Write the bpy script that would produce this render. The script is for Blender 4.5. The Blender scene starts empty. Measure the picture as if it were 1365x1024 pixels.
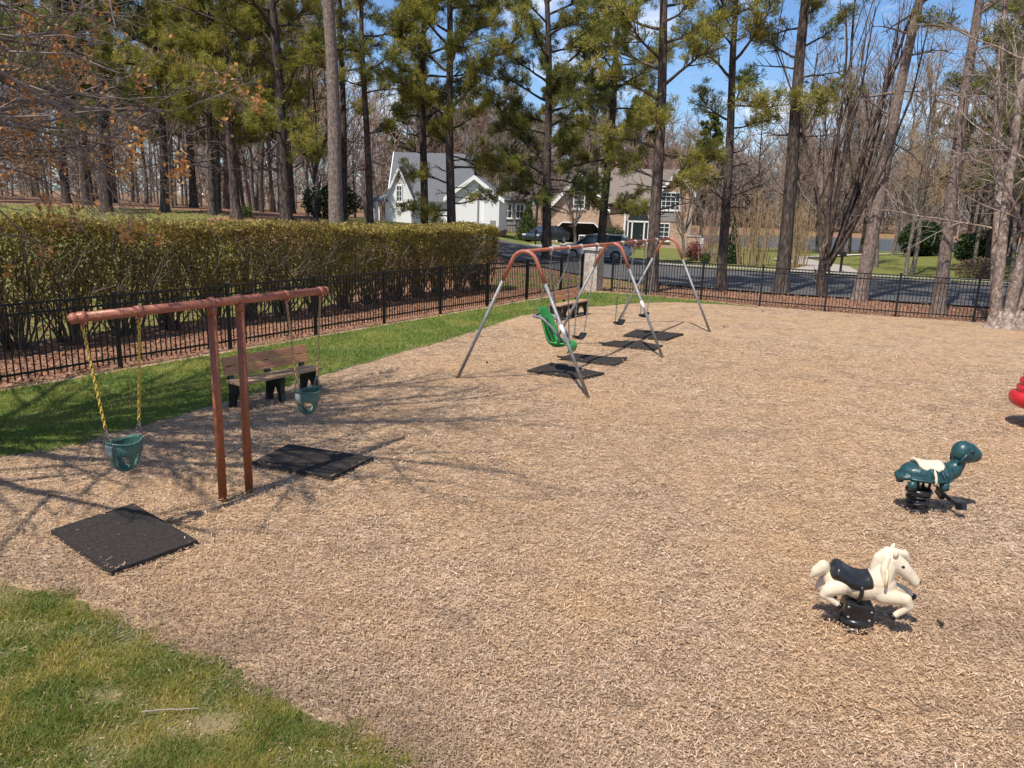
import bpy, bmesh, math, random
import numpy as np
from mathutils import Vector, Matrix

SC = bpy.context.scene
COL = SC.collection
RS = np.random.RandomState(7)
random.seed(7)
R = math.radians
V = Vector

# ------------------------------------------------------------------ helpers
def link(o):
    COL.objects.link(o)
    return o

def tag(o, label=None, cat=None, group=None, kind=None):
    if label: o['label'] = label
    if cat: o['category'] = cat
    if group: o['group'] = group
    if kind: o['kind'] = kind
    return o

def thing(name, label, cat, loc=(0, 0, 0), rz=0.0, group=None):
    o = link(bpy.data.objects.new(name, None))
    o.empty_display_size = 0.2
    o.location = loc
    o.rotation_euler = (0, 0, rz)
    return tag(o, label, cat, group)

def frame(d):
    d = np.asarray(d, float); d = d / (np.linalg.norm(d) + 1e-12)
    a = np.array([0, 0, 1.0]) if abs(d[2]) < 0.9 else np.array([1.0, 0, 0])
    u = np.cross(a, d); u /= np.linalg.norm(u)
    return u, np.cross(d, u)

class MB:
    def __init__(s):
        s.v = []; s.f = []; s.m = []; s.n = 0
    def add(s, verts, faces, mi=0):
        s.v.append(np.asarray(verts, float).reshape(-1, 3))
        k = s.n
        for f in faces:
            s.f.append(tuple(i + k for i in f)); s.m.append(mi)
        s.n += len(s.v[-1])
        return s
    def box(s, c, size, rz=0.0, rot=None, mi=0):
        x, y, z = [q / 2 for q in size]
        p = np.array([[a, b, d] for a in (-x, x) for b in (-y, y) for d in (-z, z)])
        M = np.array((rot if rot is not None else Matrix.Rotation(rz, 3, 'Z')))
        p = p @ M.T + np.array(c)
        return s.add(p, [(0, 1, 3, 2), (4, 6, 7, 5), (0, 4, 5, 1), (2, 3, 7, 6), (0, 2, 6, 4), (1, 5, 7, 3)], mi)
    def bar(s, a, b, w, h, mi=0):
        a = np.array(a, float); b = np.array(b, float)
        u, v = frame(b - a)
        p = [q + u * i * w / 2 + v * j * h / 2 for q in (a, b) for i, j in ((-1, -1), (1, -1), (1, 1), (-1, 1))]
        return s.add(p, [(0, 3, 2, 1), (4, 5, 6, 7), (0, 1, 5, 4), (1, 2, 6, 5), (2, 3, 7, 6), (3, 0, 4, 7)], mi)
    def tube(s, pts, rad, n=8, caps=True, mi=0, closed=False):
        pts = np.asarray(pts, float); k = len(pts)
        rad = np.full(k, rad) if np.isscalar(rad) else np.asarray(rad, float)
        if closed: t = np.roll(pts, -1, 0) - np.roll(pts, 1, 0)
        else: t = np.gradient(pts, axis=0)
        t /= np.linalg.norm(t, axis=1)[:, None] + 1e-12
        u, _ = frame(t[0]); rings = []
        ang = np.arange(n) * 2 * math.pi / n
        for i in range(k):
            u = u - t[i] * (u @ t[i]); u /= np.linalg.norm(u) + 1e-12
            w = np.cross(t[i], u)
            rings.append(pts[i] + rad[i] * (np.cos(ang)[:, None] * u + np.sin(ang)[:, None] * w))
        f = []
        for i in range(k if closed else k - 1):
            j = (i + 1) % k
            for q in range(n):
                f.append((i * n + q, i * n + (q + 1) % n, j * n + (q + 1) % n, j * n + q))
        if caps and not closed:
            f.append(tuple(range(n - 1, -1, -1))); f.append(tuple((k - 1) * n + q for q in range(n)))
        return s.add(np.concatenate(rings), f, mi)
    def lathe(s, prof, n=24, c=(0, 0, 0), mi=0):
        prof = np.array(prof, float); k = len(prof)
        a = np.arange(n) * 2 * math.pi / n
        p = np.concatenate([np.stack([r * np.cos(a), r * np.sin(a), np.full(n, z)], 1) for r, z in prof]) + np.array(c)
        f = [(i * n + q, i * n + (q + 1) % n, (i + 1) * n + (q + 1) % n, (i + 1) * n + q) for i in range(k - 1) for q in range(n)]
        f.append(tuple(range(n - 1, -1, -1))); f.append(tuple((k - 1) * n + q for q in range(n)))
        return s.add(p, f, mi)
    def sphere(s, c, r, n=12, m=8, mi=0):
        r = np.array([r, r, r]) if np.isscalar(r) else np.array(r)
        prof = [(max(1e-3, math.sin(math.pi * i / m)), -math.cos(math.pi * i / m)) for i in range(m + 1)]
        b = MB().lathe(prof, n)
        return s.add(b.v[0] * r + np.array(c), b.f, mi)
    def prism(s, outline, a, b, axis='y', mi=0):
        """outline in the two other axes, extruded from a to b along axis"""
        n = len(outline)
        def mk(u, v, w):
            return (w, u, v) if axis == 'x' else ((u, w, v) if axis == 'y' else (u, v, w))
        p = [mk(u, v, a) for u, v in outline] + [mk(u, v, b) for u, v in outline]
        f = [tuple(range(n)), tuple(range(2 * n - 1, n - 1, -1))]
        f += [(i, n + i, n + (i + 1) % n, (i + 1) % n) for i in range(n)]
        return s.add(p, f, mi)
    def build(s, name, mat, parent=None, smooth=False, loc=None, bevel=0.0, fix=True):
        me = bpy.data.meshes.new(name)
        if s.n:
            me.from_pydata(np.concatenate(s.v).tolist(), [], s.f)
        mats = mat if isinstance(mat, (list, tuple)) else [mat]
        for m in mats: me.materials.append(m)
        if len(mats) > 1: me.polygons.foreach_set('material_index', s.m)
        if fix:
            bm = bmesh.new(); bm.from_mesh(me)
            bmesh.ops.recalc_face_normals(bm, faces=bm.faces)
            bm.to_mesh(me); bm.free()
        if smooth: me.polygons.foreach_set('use_smooth', [True] * len(me.polygons))
        me.update()
        o = link(bpy.data.objects.new(name, me))
        if loc is not None: o.location = loc
        if parent: o.parent = parent
        if bevel:
            b = o.modifiers.new('bevel', 'BEVEL'); b.width = bevel; b.segments = 2; b.limit_method = 'ANGLE'
        if smooth and not smooth == 'all':
            pass
        return o

def raw_mesh(name, verts, loops_per_face, mat, parent=None, loc=None, kind=None):
    """verts (N,3); consecutive verts form faces with loops_per_face corners each"""
    verts = np.asarray(verts, np.float32).reshape(-1, 3)
    nf = len(verts) // loops_per_face
    return idx_mesh(name, verts, np.arange(nf * loops_per_face).reshape(nf, loops_per_face), mat, parent, loc)

def idx_mesh(name, verts, faces, mat, parent=None, loc=None, smooth=False):
    verts = np.asarray(verts, np.float32).reshape(-1, 3); faces = np.asarray(faces, np.int32)
    nf, k = faces.shape
    me = bpy.data.meshes.new(name)
    me.vertices.add(len(verts)); me.vertices.foreach_set('co', verts.ravel())
    me.loops.add(nf * k); me.loops.foreach_set('vertex_index', faces.ravel())
    me.polygons.add(nf); me.polygons.foreach_set('loop_start', np.arange(nf, dtype=np.int32) * k)
    if smooth: me.polygons.foreach_set('use_smooth', np.ones(nf, bool))
    me.materials.append(mat)
    me.update(calc_edges=True)
    o = link(bpy.data.objects.new(name, me))
    if loc is not None: o.location = loc
    if parent: o.parent = parent
    return o

def unit(a):
    return a / (np.linalg.norm(a, axis=-1, keepdims=True) + 1e-9)

def in_poly(x, y, poly):
    ins = np.zeros(x.shape, bool); n = len(poly); j = n - 1
    for i in range(n):
        xi, yi = poly[i]; xj, yj = poly[j]
        c = ((yi > y) != (yj > y)) & (x < (xj - xi) * (y - yi) / (yj - yi + 1e-12) + xi)
        ins ^= c; j = i
    return ins

def vnoise(x, y, s=1.0, seed=0):
    """cheap smooth value noise in 0..1"""
    x = np.asarray(x) / s; y = np.asarray(y) / s
    xi = np.floor(x).astype(int); yi = np.floor(y).astype(int); fx = x - xi; fy = y - yi
    def h(a, b):
        n = (a * 374761393 + b * 668265263 + seed * 974711) & 0x7fffffff
        n = ((n ^ (n >> 13)) * 1274126177) & 0x7fffffff
        return ((n ^ (n >> 16)) & 0xffff) / 65535.0
    fx = fx * fx * (3 - 2 * fx); fy = fy * fy * (3 - 2 * fy)
    return (h(xi, yi) * (1 - fx) + h(xi + 1, yi) * fx) * (1 - fy) + (h(xi, yi + 1) * (1 - fx) + h(xi + 1, yi + 1) * fx) * fy

def poly_sheet(name, poly, z, mat, kind='structure'):
    bm = bmesh.new()
    f = bm.faces.new([bm.verts.new((x, y, z)) for x, y in poly])
    bmesh.ops.triangulate(bm, faces=[f])
    bmesh.ops.recalc_face_normals(bm, faces=bm.faces)
    for f in bm.faces:
        if f.normal.z < 0: f.normal_flip()
    me = bpy.data.meshes.new(name); bm.to_mesh(me); bm.free(); me.materials.append(mat)
    o = link(bpy.data.objects.new(name, me)); tag(o, kind=kind)
    return o

# ---------------------------------------------------------------- materials
class NT:
    def __init__(s, name):
        s.mat = bpy.data.materials.new(name); s.mat.use_nodes = True
        s.t = s.mat.node_tree; s.t.nodes.clear()
        s.out = s.t.nodes.new('ShaderNodeOutputMaterial')
    def n(s, typ, **kw):
        nd = s.t.nodes.new(typ)
        for k, v in kw.items():
            if k.startswith('i_'):
                nd.inputs[int(k[2:]) if k[2:].isdigit() else k[2:].replace('_', ' ')].default_value = v
            else: setattr(nd, k, v)
        return nd
    def l(s, a, b): s.t.links.new(a, b)
    def coord(s, which='Object'):
        return s.n('ShaderNodeTexCoord').outputs[which]
    def noise(s, co, scale, detail=4, rough=0.6):
        nd = s.n('ShaderNodeTexNoise'); nd.inputs['Scale'].default_value = scale
        nd.inputs['Detail'].default_value = detail; nd.inputs['Roughness'].default_value = rough
        if co is not None: s.l(co, nd.inputs['Vector'])
        return nd.outputs['Fac']
    def ramp(s, fac, stops):
        nd = s.n('ShaderNodeValToRGB'); e = nd.color_ramp.elements
        while len(e) < len(stops): e.new(0.5)
        for q, (p, c) in zip(e, stops):
            q.position = p; q.color = (*c, 1) if len(c) == 3 else c
        s.l(fac, nd.inputs[0]); return nd.outputs[0]
    def mix(s, fac, a, b, blend='MIX'):
        nd = s.n('ShaderNodeMix', data_type='RGBA', blend_type=blend)
        for i, q in ((0, fac), (6, a), (7, b)):
            if hasattr(q, 'is_linked') or hasattr(q, 'links'): s.l(q, nd.inputs[i])
            else: nd.inputs[i].default_value = q if i == 0 else (*q, 1)
        return nd.outputs[2]
    def bump(s, h, strength=0.3, dist=0.02):
        nd = s.n('ShaderNodeBump'); nd.inputs['Strength'].default_value = strength
        nd.inputs['Distance'].default_value = dist; s.l(h, nd.inputs['Height']); return nd.outputs[0]
    def scale(s, co, v):
        nd = s.n('ShaderNodeMapping'); nd.inputs['Scale'].default_value = v; s.l(co, nd.inputs[0]); return nd.outputs[0]
    def finish(s, col, rough=0.7, metal=0.0, normal=None, spec=0.4, trans=None, coat=0.0):
        p = s.n('ShaderNodeBsdfPrincipled')
        if hasattr(col, 'links'): s.l(col, p.inputs['Base Color'])
        else: p.inputs['Base Color'].default_value = (*col, 1)
        if hasattr(rough, 'links'): s.l(rough, p.inputs['Roughness'])
        else: p.inputs['Roughness'].default_value = rough
        p.inputs['Metallic'].default_value = metal
        p.inputs['Specular IOR Level'].default_value = spec
        p.inputs['Coat Weight'].default_value = coat
        if normal is not None: s.l(normal, p.inputs['Normal'])
        sh = p.outputs[0]
        if trans:
            tr = s.n('ShaderNodeBsdfTranslucent')
            if hasattr(col, 'links'): s.l(col, tr.inputs[0])
            else: tr.inputs[0].default_value = (*col, 1)
            mx = s.n('ShaderNodeMixShader'); mx.inputs[0].default_value = trans
            s.l(sh, mx.inputs[1]); s.l(tr.outputs[0], mx.inputs[2]); sh = mx.outputs[0]
        s.l(sh, s.out.inputs[0])
        return s.mat

def m_noise(name, c1, c2, scale=8, rough=0.7, metal=0.0, bump=0.0, bdist=0.01, spec=0.4, stretch=None, coord='Object', lo=0.35, hi=0.65, coat=0.0, fine=None):
    t = NT(name); co = t.coord(coord)
    if stretch: co = t.scale(co, stretch)
    f = t.noise(co, scale)
    col = t.ramp(f, [(lo, c1), (hi, c2)])
    if fine:
        f2 = t.noise(co, scale * fine, 3)
        col = t.mix(0.5, col, t.ramp(f2, [(0.35, tuple(q * .6 for q in c1)), (0.65, tuple(min(1, q * 1.25) for q in c2))]))
    nm = t.bump(t.noise(co, scale * 3), bump, bdist) if bump else None
    return t.finish(col, rough, metal, nm, spec, coat=coat)

def m_leaf(name, cols, trans=0.25, patch=None, pscale=0.6, rough=0.55, spec=0.3):
    """per-leaf colour (random per island), optionally drifting in patches"""
    t = NT(name)
    g = t.n('ShaderNodeNewGeometry')
    n = len(cols)
    col = t.ramp(g.outputs['Random Per Island'], [(i / max(1, n - 1), c) for i, c in enumerate(cols)])
    if patch:
        f = t.noise(t.coord('Object'), pscale, 3)
        f = t.ramp(f, [(0.42, (0, 0, 0)), (0.62, (1, 1, 1))])
        col = t.mix(f, col, t.ramp(g.outputs['Random Per Island'], [(i / max(1, len(patch) - 1), c) for i, c in enumerate(patch)]))
    return t.finish(col, rough, spec=spec, trans=trans)

def m_bark(name, c1, c2, c3, sc=14, stretch=(1, 1, 0.28), crack=.8):
    t = NT(name); co = t.coord('Object'); cs = t.scale(co, stretch)
    vo = t.n('ShaderNodeTexVoronoi'); vo.inputs['Scale'].default_value = sc; t.l(cs, vo.inputs['Vector'])
    f = t.noise(cs, sc * .6, 6)
    col = t.ramp(f, [(0.3, c1), (0.5, c2), (0.7, c3)])
    col = t.mix(t.ramp(vo.outputs['Distance'], [(0.3, (0, 0, 0)), (0.75, (crack, crack, crack))]), col, tuple(q * .45 for q in c1))
    return t.finish(col, 0.9, normal=t.bump(f, 0.8, 0.03), spec=0.2)

def m_brick(name, c1, c2, mortar, sc=1.0, bw=0.22, bh=0.075):
    t = NT(name); co = t.coord('Object')
    sx = t.n('ShaderNodeSeparateXYZ'); t.l(co, sx.inputs[0])
    ad = t.n('ShaderNodeMath', operation='ADD'); t.l(sx.outputs[0], ad.inputs[0]); t.l(sx.outputs[1], ad.inputs[1])
    cb = t.n('ShaderNodeCombineXYZ'); t.l(ad.outputs[0], cb.inputs[0]); t.l(sx.outputs[2], cb.inputs[1])
    b = t.n('ShaderNodeTexBrick'); t.l(cb.outputs[0], b.inputs['Vector'])
    b.inputs['Color1'].default_value = (*c1, 1); b.inputs['Color2'].default_value = (*c2, 1); b.inputs['Mortar'].default_value = (*mortar, 1)
    b.inputs['Scale'].default_value = sc; b.inputs['Brick Width'].default_value = bw; b.inputs['Row Height'].default_value = bh
    b.inputs['Mortar Size'].default_value = 0.012
    f = t.noise(co, 1.3, 4)
    col = t.mix(0.45, b.outputs['Color'], t.ramp(t.noise(co, 5, 3), [(0.35, tuple(q * .6 for q in c2)), (0.65, tuple(min(1, q * 1.35) for q in c1))]))
    return t.finish(col, 0.85, normal=t.bump(b.outputs['Fac'], -0.5, 0.01))

def m_siding(name, c, pitch=0.16):
    t = NT(name); co = t.coord('Object')
    w = t.n('ShaderNodeTexWave', wave_type='BANDS', bands_direction='Z', wave_profile='SAW'); t.l(co, w.inputs[0])
    w.inputs['Scale'].default_value = 0.314 / pitch; w.inputs['Distortion'].default_value = 0
    col = t.mix(t.ramp(w.outputs['Fac'], [(0.0, (1, 1, 1)), (0.12, (0, 0, 0))]), c, tuple(q * .55 for q in c))
    return t.finish(col, 0.55, normal=t.bump(w.outputs['Fac'], 0.4, 0.02))

M = {}
M['rust'] = m_noise('rust_red_paint', (.20, .058, .024), (.33, .108, .05), 6, .45, bump=.12, fine=9)
M['rust_bar'] = m_noise('faded_red_paint', (.29, .092, .052), (.42, .155, .095), 5, .42, bump=.12, fine=9)
M['galv'] = m_noise('galvanised_steel', (.20, .20, .195), (.31, .31, .30), 18, .55, .35, bump=.05)
M['clamp'] = m_noise('pale_clamp', (.40, .35, .32), (.56, .51, .47), 20, .5)
M['yellow'] = m_noise('yellow_chain_coat', (.55, .36, .045), (.72, .50, .10), 30, .5)
M['yellow_faded'] = m_noise('worn_yellow_chain', (.38, .24, .10), (.58, .40, .20), 30, .55)
M['chain'] = m_noise('chain_steel', (.16, .13, .12), (.30, .26, .24), 40, .5, .6)
M['bucket'] = m_noise('green_rubber', (.040, .105, .085), (.07, .165, .135), 9, .42, bump=.05, fine=5)
M['bucket_pad'] = m_noise('pale_patch', (.24, .28, .26), (.36, .39, .36), 14, .6)
M['mat'] = m_noise('rubber_mat', (.017, .014, .013), (.052, .044, .039), 26, .9, bump=.7, bdist=.008, spec=.2, fine=5)
M['greenseat'] = m_noise('green_plastic', (.02, .21, .035), (.045, .31, .065), 4, .3, coat=.2)
M['grey_plastic'] = m_noise('grey_plastic', (.12, .12, .13), (.2, .2, .21), 8, .4)
M['black_plastic'] = m_noise('black_plastic', (.010, .010, .011), (.022, .022, .024), 7, .28, coat=.2)
M['black_metal'] = m_noise('black_powder_coat', (.008, .008, .009), (.016, .015, .015), 10, .45)
M['plank'] = m_noise('bench_plank', (.36, .16, .075), (.52, .25, .125), 5, .6, bump=.15, stretch=(.15, 1, 3), fine=8)
M['plank_seat'] = m_noise('bench_seat_plank', (.34, .20, .11), (.47, .30, .18), 5, .55, bump=.15, stretch=(.15, 1, 3), fine=8)
M['cream'] = m_noise('cream_plastic', (.50, .40, .27), (.68, .575, .43), 4, .45, bump=.06, lo=.28, hi=.5)
M['cream_tan'] = m_noise('tan_worn_paint', (.60, .42, .22), (.72, .56, .36), 10, .55)
M['teal'] = m_noise('teal_plastic', (.010, .044, .048), (.022, .074, .078), 9, .36, bump=.2, coat=.1, fine=4)
M['dark_eye'] = m_noise('dark_paint', (.006, .006, .006), (.012, .012, .012), 10, .3)
M['red'] = m_noise('red_plastic', (.44, .012, .018), (.58, .028, .03), 6, .32, coat=.2)
M['bark_pine'] = m_bark('pine_bark', (.075, .052, .043), (.13, .095, .078), (.21, .165, .14))
M['bark_dark'] = m_bark('dark_pine_bark', (.06, .045, .038), (.105, .08, .068), (.165, .13, .11))
M['bark_big'] = m_bark('scaly_grey_bark', (.14, .10, .085), (.24, .18, .15), (.36, .29, .25), 24, (1, 1, .4), .6)
M['bark_grey'] = m_bark('grey_bark', (.13, .105, .088), (.22, .18, .15), (.33, .28, .24), 16, (1, 1, .5))
M['bark_birch'] = m_bark('peeling_birch_bark', (.16, .11, .085), (.30, .225, .18), (.56, .48, .42), 15, (1, 1, .8), .45)
M['twig'] = m_noise('grey_brown_twig', (.22, .165, .13), (.38, .295, .235), 3, .85)
M['twig_dark'] = m_noise('hedge_stem', (.10, .075, .058), (.20, .15, .115), 3, .85)
M['twig_red'] = m_noise('budding_twig', (.28, .165, .125), (.42, .27, .21), 1.0, .85)
M['twig_tan'] = m_noise('tan_twig', (.28, .19, .11), (.42, .29, .17), 2, .85)
M['twig_pale'] = m_noise('pale_grey_twig', (.20, .155, .13), (.36, .295, .255), 5, .8)
M['twig_oak'] = m_noise('oak_twig', (.15, .11, .095), (.30, .24, .205), 4, .8)
M['needle'] = m_leaf('pine_needles', [(.14, .155, .03), (.24, .245, .045), (.34, .325, .068), (.43, .39, .10)], .48, [(.21, .20, .035), (.37, .33, .06), (.50, .41, .11)], .5)
M['needle_dark'] = m_leaf('dark_pine_needles', [(.075, .10, .03), (.14, .165, .042), (.22, .235, .06), (.31, .305, .085)], .45, [(.17, .175, .038), (.32, .30, .07)], .4)
M['hedge_leaf'] = m_leaf('hedge_leaves', [(.19, .125, .05), (.28, .20, .07), (.22, .20, .06), (.40, .285, .08), (.52, .35, .10)], .42, [(.19, .17, .045), (.34, .29, .065), (.54, .42, .09)], .7)
M['evergreen'] = m_leaf('evergreen_leaves', [(.014, .03, .01), (.03, .058, .016), (.055, .09, .024)], .15)
M['conifer'] = m_leaf('conifer_sprays', [(.035, .06, .012), (.07, .10, .02), (.11, .14, .03)], .2)
M['red_leaf'] = m_leaf('red_leaves', [(.16, .03, .03), (.26, .06, .05), (.12, .04, .03)], .2)
M['orange_leaf'] = m_leaf('orange_bush_leaves', [(.36, .17, .03), (.48, .25, .05), (.28, .14, .04)], .3)
M['oak_leaf'] = m_leaf('dry_orange_leaves', [(.50, .19, .045), (.70, .34, .10), (.78, .47, .20), (.42, .15, .045)], .45)
M['brush_leaf'] = m_leaf('brown_brush', [(.12, .08, .055), (.2, .13, .09), (.16, .13, .07)], .2)
M['grass'] = m_leaf('grass_blades', [(.06, .12, .02), (.13, .20, .03), (.20, .26, .04), (.30, .30, .06), (.46, .39, .18)], .5, [(.18, .21, .032), (.38, .345, .055), (.50, .40, .11), (.58, .46, .22)], 2.0)
M['grass_strip'] = m_leaf('strip_grass_blades', [(.085, .155, .024), (.15, .215, .034), (.22, .275, .048)], .45, [(.22, .245, .04), (.34, .325, .06), (.43, .37, .10)], .45)
def m_chips():
    t = NT('wood_chip_pieces'); co = t.coord('Object'); g = t.n('ShaderNodeNewGeometry').outputs['Random Per Island']
    a = t.ramp(g, [(0, (.16, .10, .06)), (.2, (.31, .205, .125)), (.5, (.51, .34, .22)), (.8, (.61, .43, .285)), (.93, (.68, .51, .36)), (1, (.76, .62, .47))])
    b = t.ramp(g, [(0, (.20, .115, .057)), (.3, (.45, .27, .14)), (.7, (.58, .36, .19)), (1, (.68, .48, .29))])
    d = t.ramp(g, [(0, (.095, .062, .042)), (.4, (.23, .155, .105)), (.8, (.34, .24, .165)), (1, (.52, .40, .30))])
    col = t.mix(t.ramp(t.noise(co, .5, 5, .65), [(.44, (0, 0, 0)), (.62, (.8, .8, .8))]), a, b)
    dirt = t.n('ShaderNodeAttribute', attribute_name='dirt').outputs['Fac']
    col = t.mix(t.ramp(t.noise(co, 1.25, 6, .72), [(.52, (0, 0, 0)), (.70, (.75, .75, .75))]), col, d)
    col = t.mix(dirt, col, t.mix(.55, d, (.20, .135, .09)))
    return t.finish(col, .85, spec=.2)
M['chips'] = m_chips()
M['litter'] = m_leaf('fallen_leaves', [(.20, .10, .06), (.33, .17, .10), (.46, .27, .18), (.28, .12, .06)], .1, rough=.8)
M['white'] = m_noise('white_trim', (.78, .78, .77), (.84, .84, .83), 3, .5)
M['siding'] = m_siding('white_siding', (.84, .84, .87))
M['grey_siding'] = m_siding('grey_siding', (.30, .28, .27))
M['brick'] = m_brick('house_brick', (.52, .33, .225), (.37, .21, .135), (.56, .48, .40))
M['found_brick'] = m_brick('foundation_brick', (.30, .13, .09), (.22, .09, .06), (.3, .25, .22))
M['pale_brick'] = m_brick('pale_pillar_brick', (.52, .44, .37), (.38, .31, .26), (.28, .24, .21), bw=.2, bh=.09)
M['cap'] = m_noise('pillar_cap_stone', (.42, .38, .36), (.52, .48, .46), 8, .8)
M['roof_grey'] = m_noise('grey_shingles', (.10, .105, .12), (.17, .175, .19), 7, .85, bump=.3, fine=6)
M['roof_tan'] = m_noise('tan_shingles', (.15, .12, .10), (.24, .195, .165), 7, .85, bump=.3, fine=6)
M['glass'] = NT('window_glass').finish((.03, .04, .05), .08, spec=.7)
M['shutter'] = m_noise('dark_shutter', (.02, .022, .024), (.035, .036, .04), 6, .6)
M['door_dark'] = m_noise('dark_door', (.012, .02, .02), (.02, .03, .03), 6, .4)
M['dark_in'] = m_noise('garage_interior', (.34, .30, .26), (.44, .39, .34), 3, .9)
M['paint_dark'] = m_noise('dark_car_paint', (.02, .03, .04), (.03, .04, .05), 2, .25, coat=.6)
M['paint_grey'] = m_noise('grey_car_paint', (.38, .40, .42), (.45, .47, .49), 2, .3, .1, coat=.6)
M['tyre'] = m_noise('tyre_rubber', (.012, .012, .012), (.02, .02, .02), 12, .8)
M['rim'] = m_noise('wheel_rim', (.28, .28, .29), (.4, .4, .41), 10, .35, .7)
M['lamp_clear'] = m_noise('lamp_lens', (.6, .6, .6), (.75, .75, .75), 8, .15)
M['lamp_red'] = m_noise('tail_lens', (.25, .01, .01), (.35, .02, .02), 8, .2)
M['concrete'] = m_noise('concrete', (.30, .265, .22), (.42, .375, .32), 1.2, .9, bump=.15, fine=12)
M['pale_gravel'] = m_noise('pale_path', (.50, .43, .34), (.60, .53, .44), 1.2, .9, bump=.15, fine=10)
M['asphalt'] = m_noise('asphalt', (.065, .063, .064), (.115, .11, .107), 1.0, .9, bump=.3, fine=25)
M['stone'] = m_noise('pale_stone', (.6, .5, .36), (.7, .62, .5), 6, .8)

def m_chipbed():
    t = NT('wood_chip_bed'); co = t.coord('Object')
    cols = []
    # two stretched cell layers laid across one another read as chips lying every way
    a = t.n('ShaderNodeTexVoronoi'); a.inputs['Scale'].default_value = 24
    w = t.n('ShaderNodeTexNoise'); w.inputs['Scale'].default_value = 6; t.l(co, w.inputs['Vector'])
    wm = t.n('ShaderNodeVectorMath', operation='MULTIPLY_ADD'); t.l(w.outputs['Color'], wm.inputs[0]); wm.inputs[1].default_value = (.25, .25, 0); t.l(co, wm.inputs[2])
    mp = t.n('ShaderNodeMapping'); mp.inputs['Rotation'].default_value = (0, 0, .6); mp.inputs['Scale'].default_value = (.45, 1.6, 1); t.l(wm.outputs[0], mp.inputs[0]); t.l(mp.outputs[0], a.inputs['Vector'])
    b = t.n('ShaderNodeTexVoronoi'); b.inputs['Scale'].default_value = 27
    mq = t.n('ShaderNodeMapping'); mq.inputs['Rotation'].default_value = (0, 0, -.7); mq.inputs['Scale'].default_value = (.4, 1.7, 1); t.l(wm.outputs[0], mq.inputs[0]); t.l(mq.outputs[0], b.inputs['Vector'])
    stops = [(0.0, (.10, .063, .04)), (.3, (.27, .178, .108)), (.6, (.42, .285, .18)), (.85, (.52, .37, .245)), (1.0, (.66, .51, .37))]
    def grey(c):
        s_ = t.n('ShaderNodeSeparateColor'); t.l(c, s_.inputs[0]); return s_.outputs[0]
    ca = t.ramp(grey(a.outputs['Color']), stops); cb = t.ramp(grey(b.outputs['Color']), stops)
    pick = t.ramp(t.noise(co, 30, 2), [(.48, (0, 0, 0)), (.52, (1, 1, 1))])
    col = t.mix(pick, ca, cb)
    big = t.noise(co, .45, 5, .65)
    col = t.mix(t.ramp(big, [(.38, (0, 0, 0)), (.66, (.55, .55, .55))]), col, (.46, .285, .15))
    dk = t.noise(co, 1.7, 6, .7)
    col = t.mix(t.ramp(dk, [(.50, (0, 0, 0)), (.72, (.75, .75, .75))]), col, (.17, .118, .08))
    return t.finish(col, .9, normal=t.bump(t.noise(co, 38, 5, .7), .7, .02), spec=.15)
M['chipbed'] = m_chipbed()

def m_lawn(name, g1, g2, dry):
    t = NT(name); co = t.coord('Object')
    col = t.ramp(t.noise(co, 9, 5, .7), [(.3, g1), (.65, g2)])
    col = t.mix(t.ramp(t.noise(co, .9, 4), [(.48, (0, 0, 0)), (.7, (.8, .8, .8))]), col, dry)
    return t.finish(col, .95, normal=t.bump(t.noise(co, 30, 4), .6, .03), spec=.1)
M['lawn'] = m_lawn('lawn_turf', (.07, .08, .026), (.16, .15, .06), (.29, .215, .12))
M['lawn_strip'] = m_lawn('strip_turf', (.06, .10, .024), (.14, .18, .045), (.22, .215, .07))

def m_ground():
    t = NT('outer_ground'); co = t.coord('Object')
    at = t.n('ShaderNodeAttribute', attribute_name='lawn')
    leaf = t.ramp(t.noise(co, 11, 6, .75), [(.3, (.115, .058, .036)), (.5, (.25, .135, .085)), (.7, (.40, .25, .175))])
    grass = t.ramp(t.noise(co, 3.5, 5, .7), [(.3, (.09, .11, .03)), (.5, (.15, .16, .045)), (.7, (.25, .225, .085))])
    nz = t.noise(co, .7, 4)
    s = t.n('ShaderNodeMath', operation='ADD'); t.l(at.outputs['Fac'], s.inputs[0]); t.l(nz, s.inputs[1])
    col = t.mix(t.ramp(s.outputs[0], [(.9, (0, 0, 0)), (1.05, (1, 1, 1))]), leaf, grass)
    return t.finish(col, .95, normal=t.bump(t.noise(co, 14, 5), .7, .04), spec=.1)
M['ground'] = m_ground()

def m_water():
    t = NT('lake_water'); co = t.coord('Object')
    return t.finish((.07, .10, .12), .2, normal=t.bump(t.noise(t.scale(co, (.5, 1.2, 1)), 2.0, 3), .25, .05), spec=.5)
M['water'] = m_water()
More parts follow.
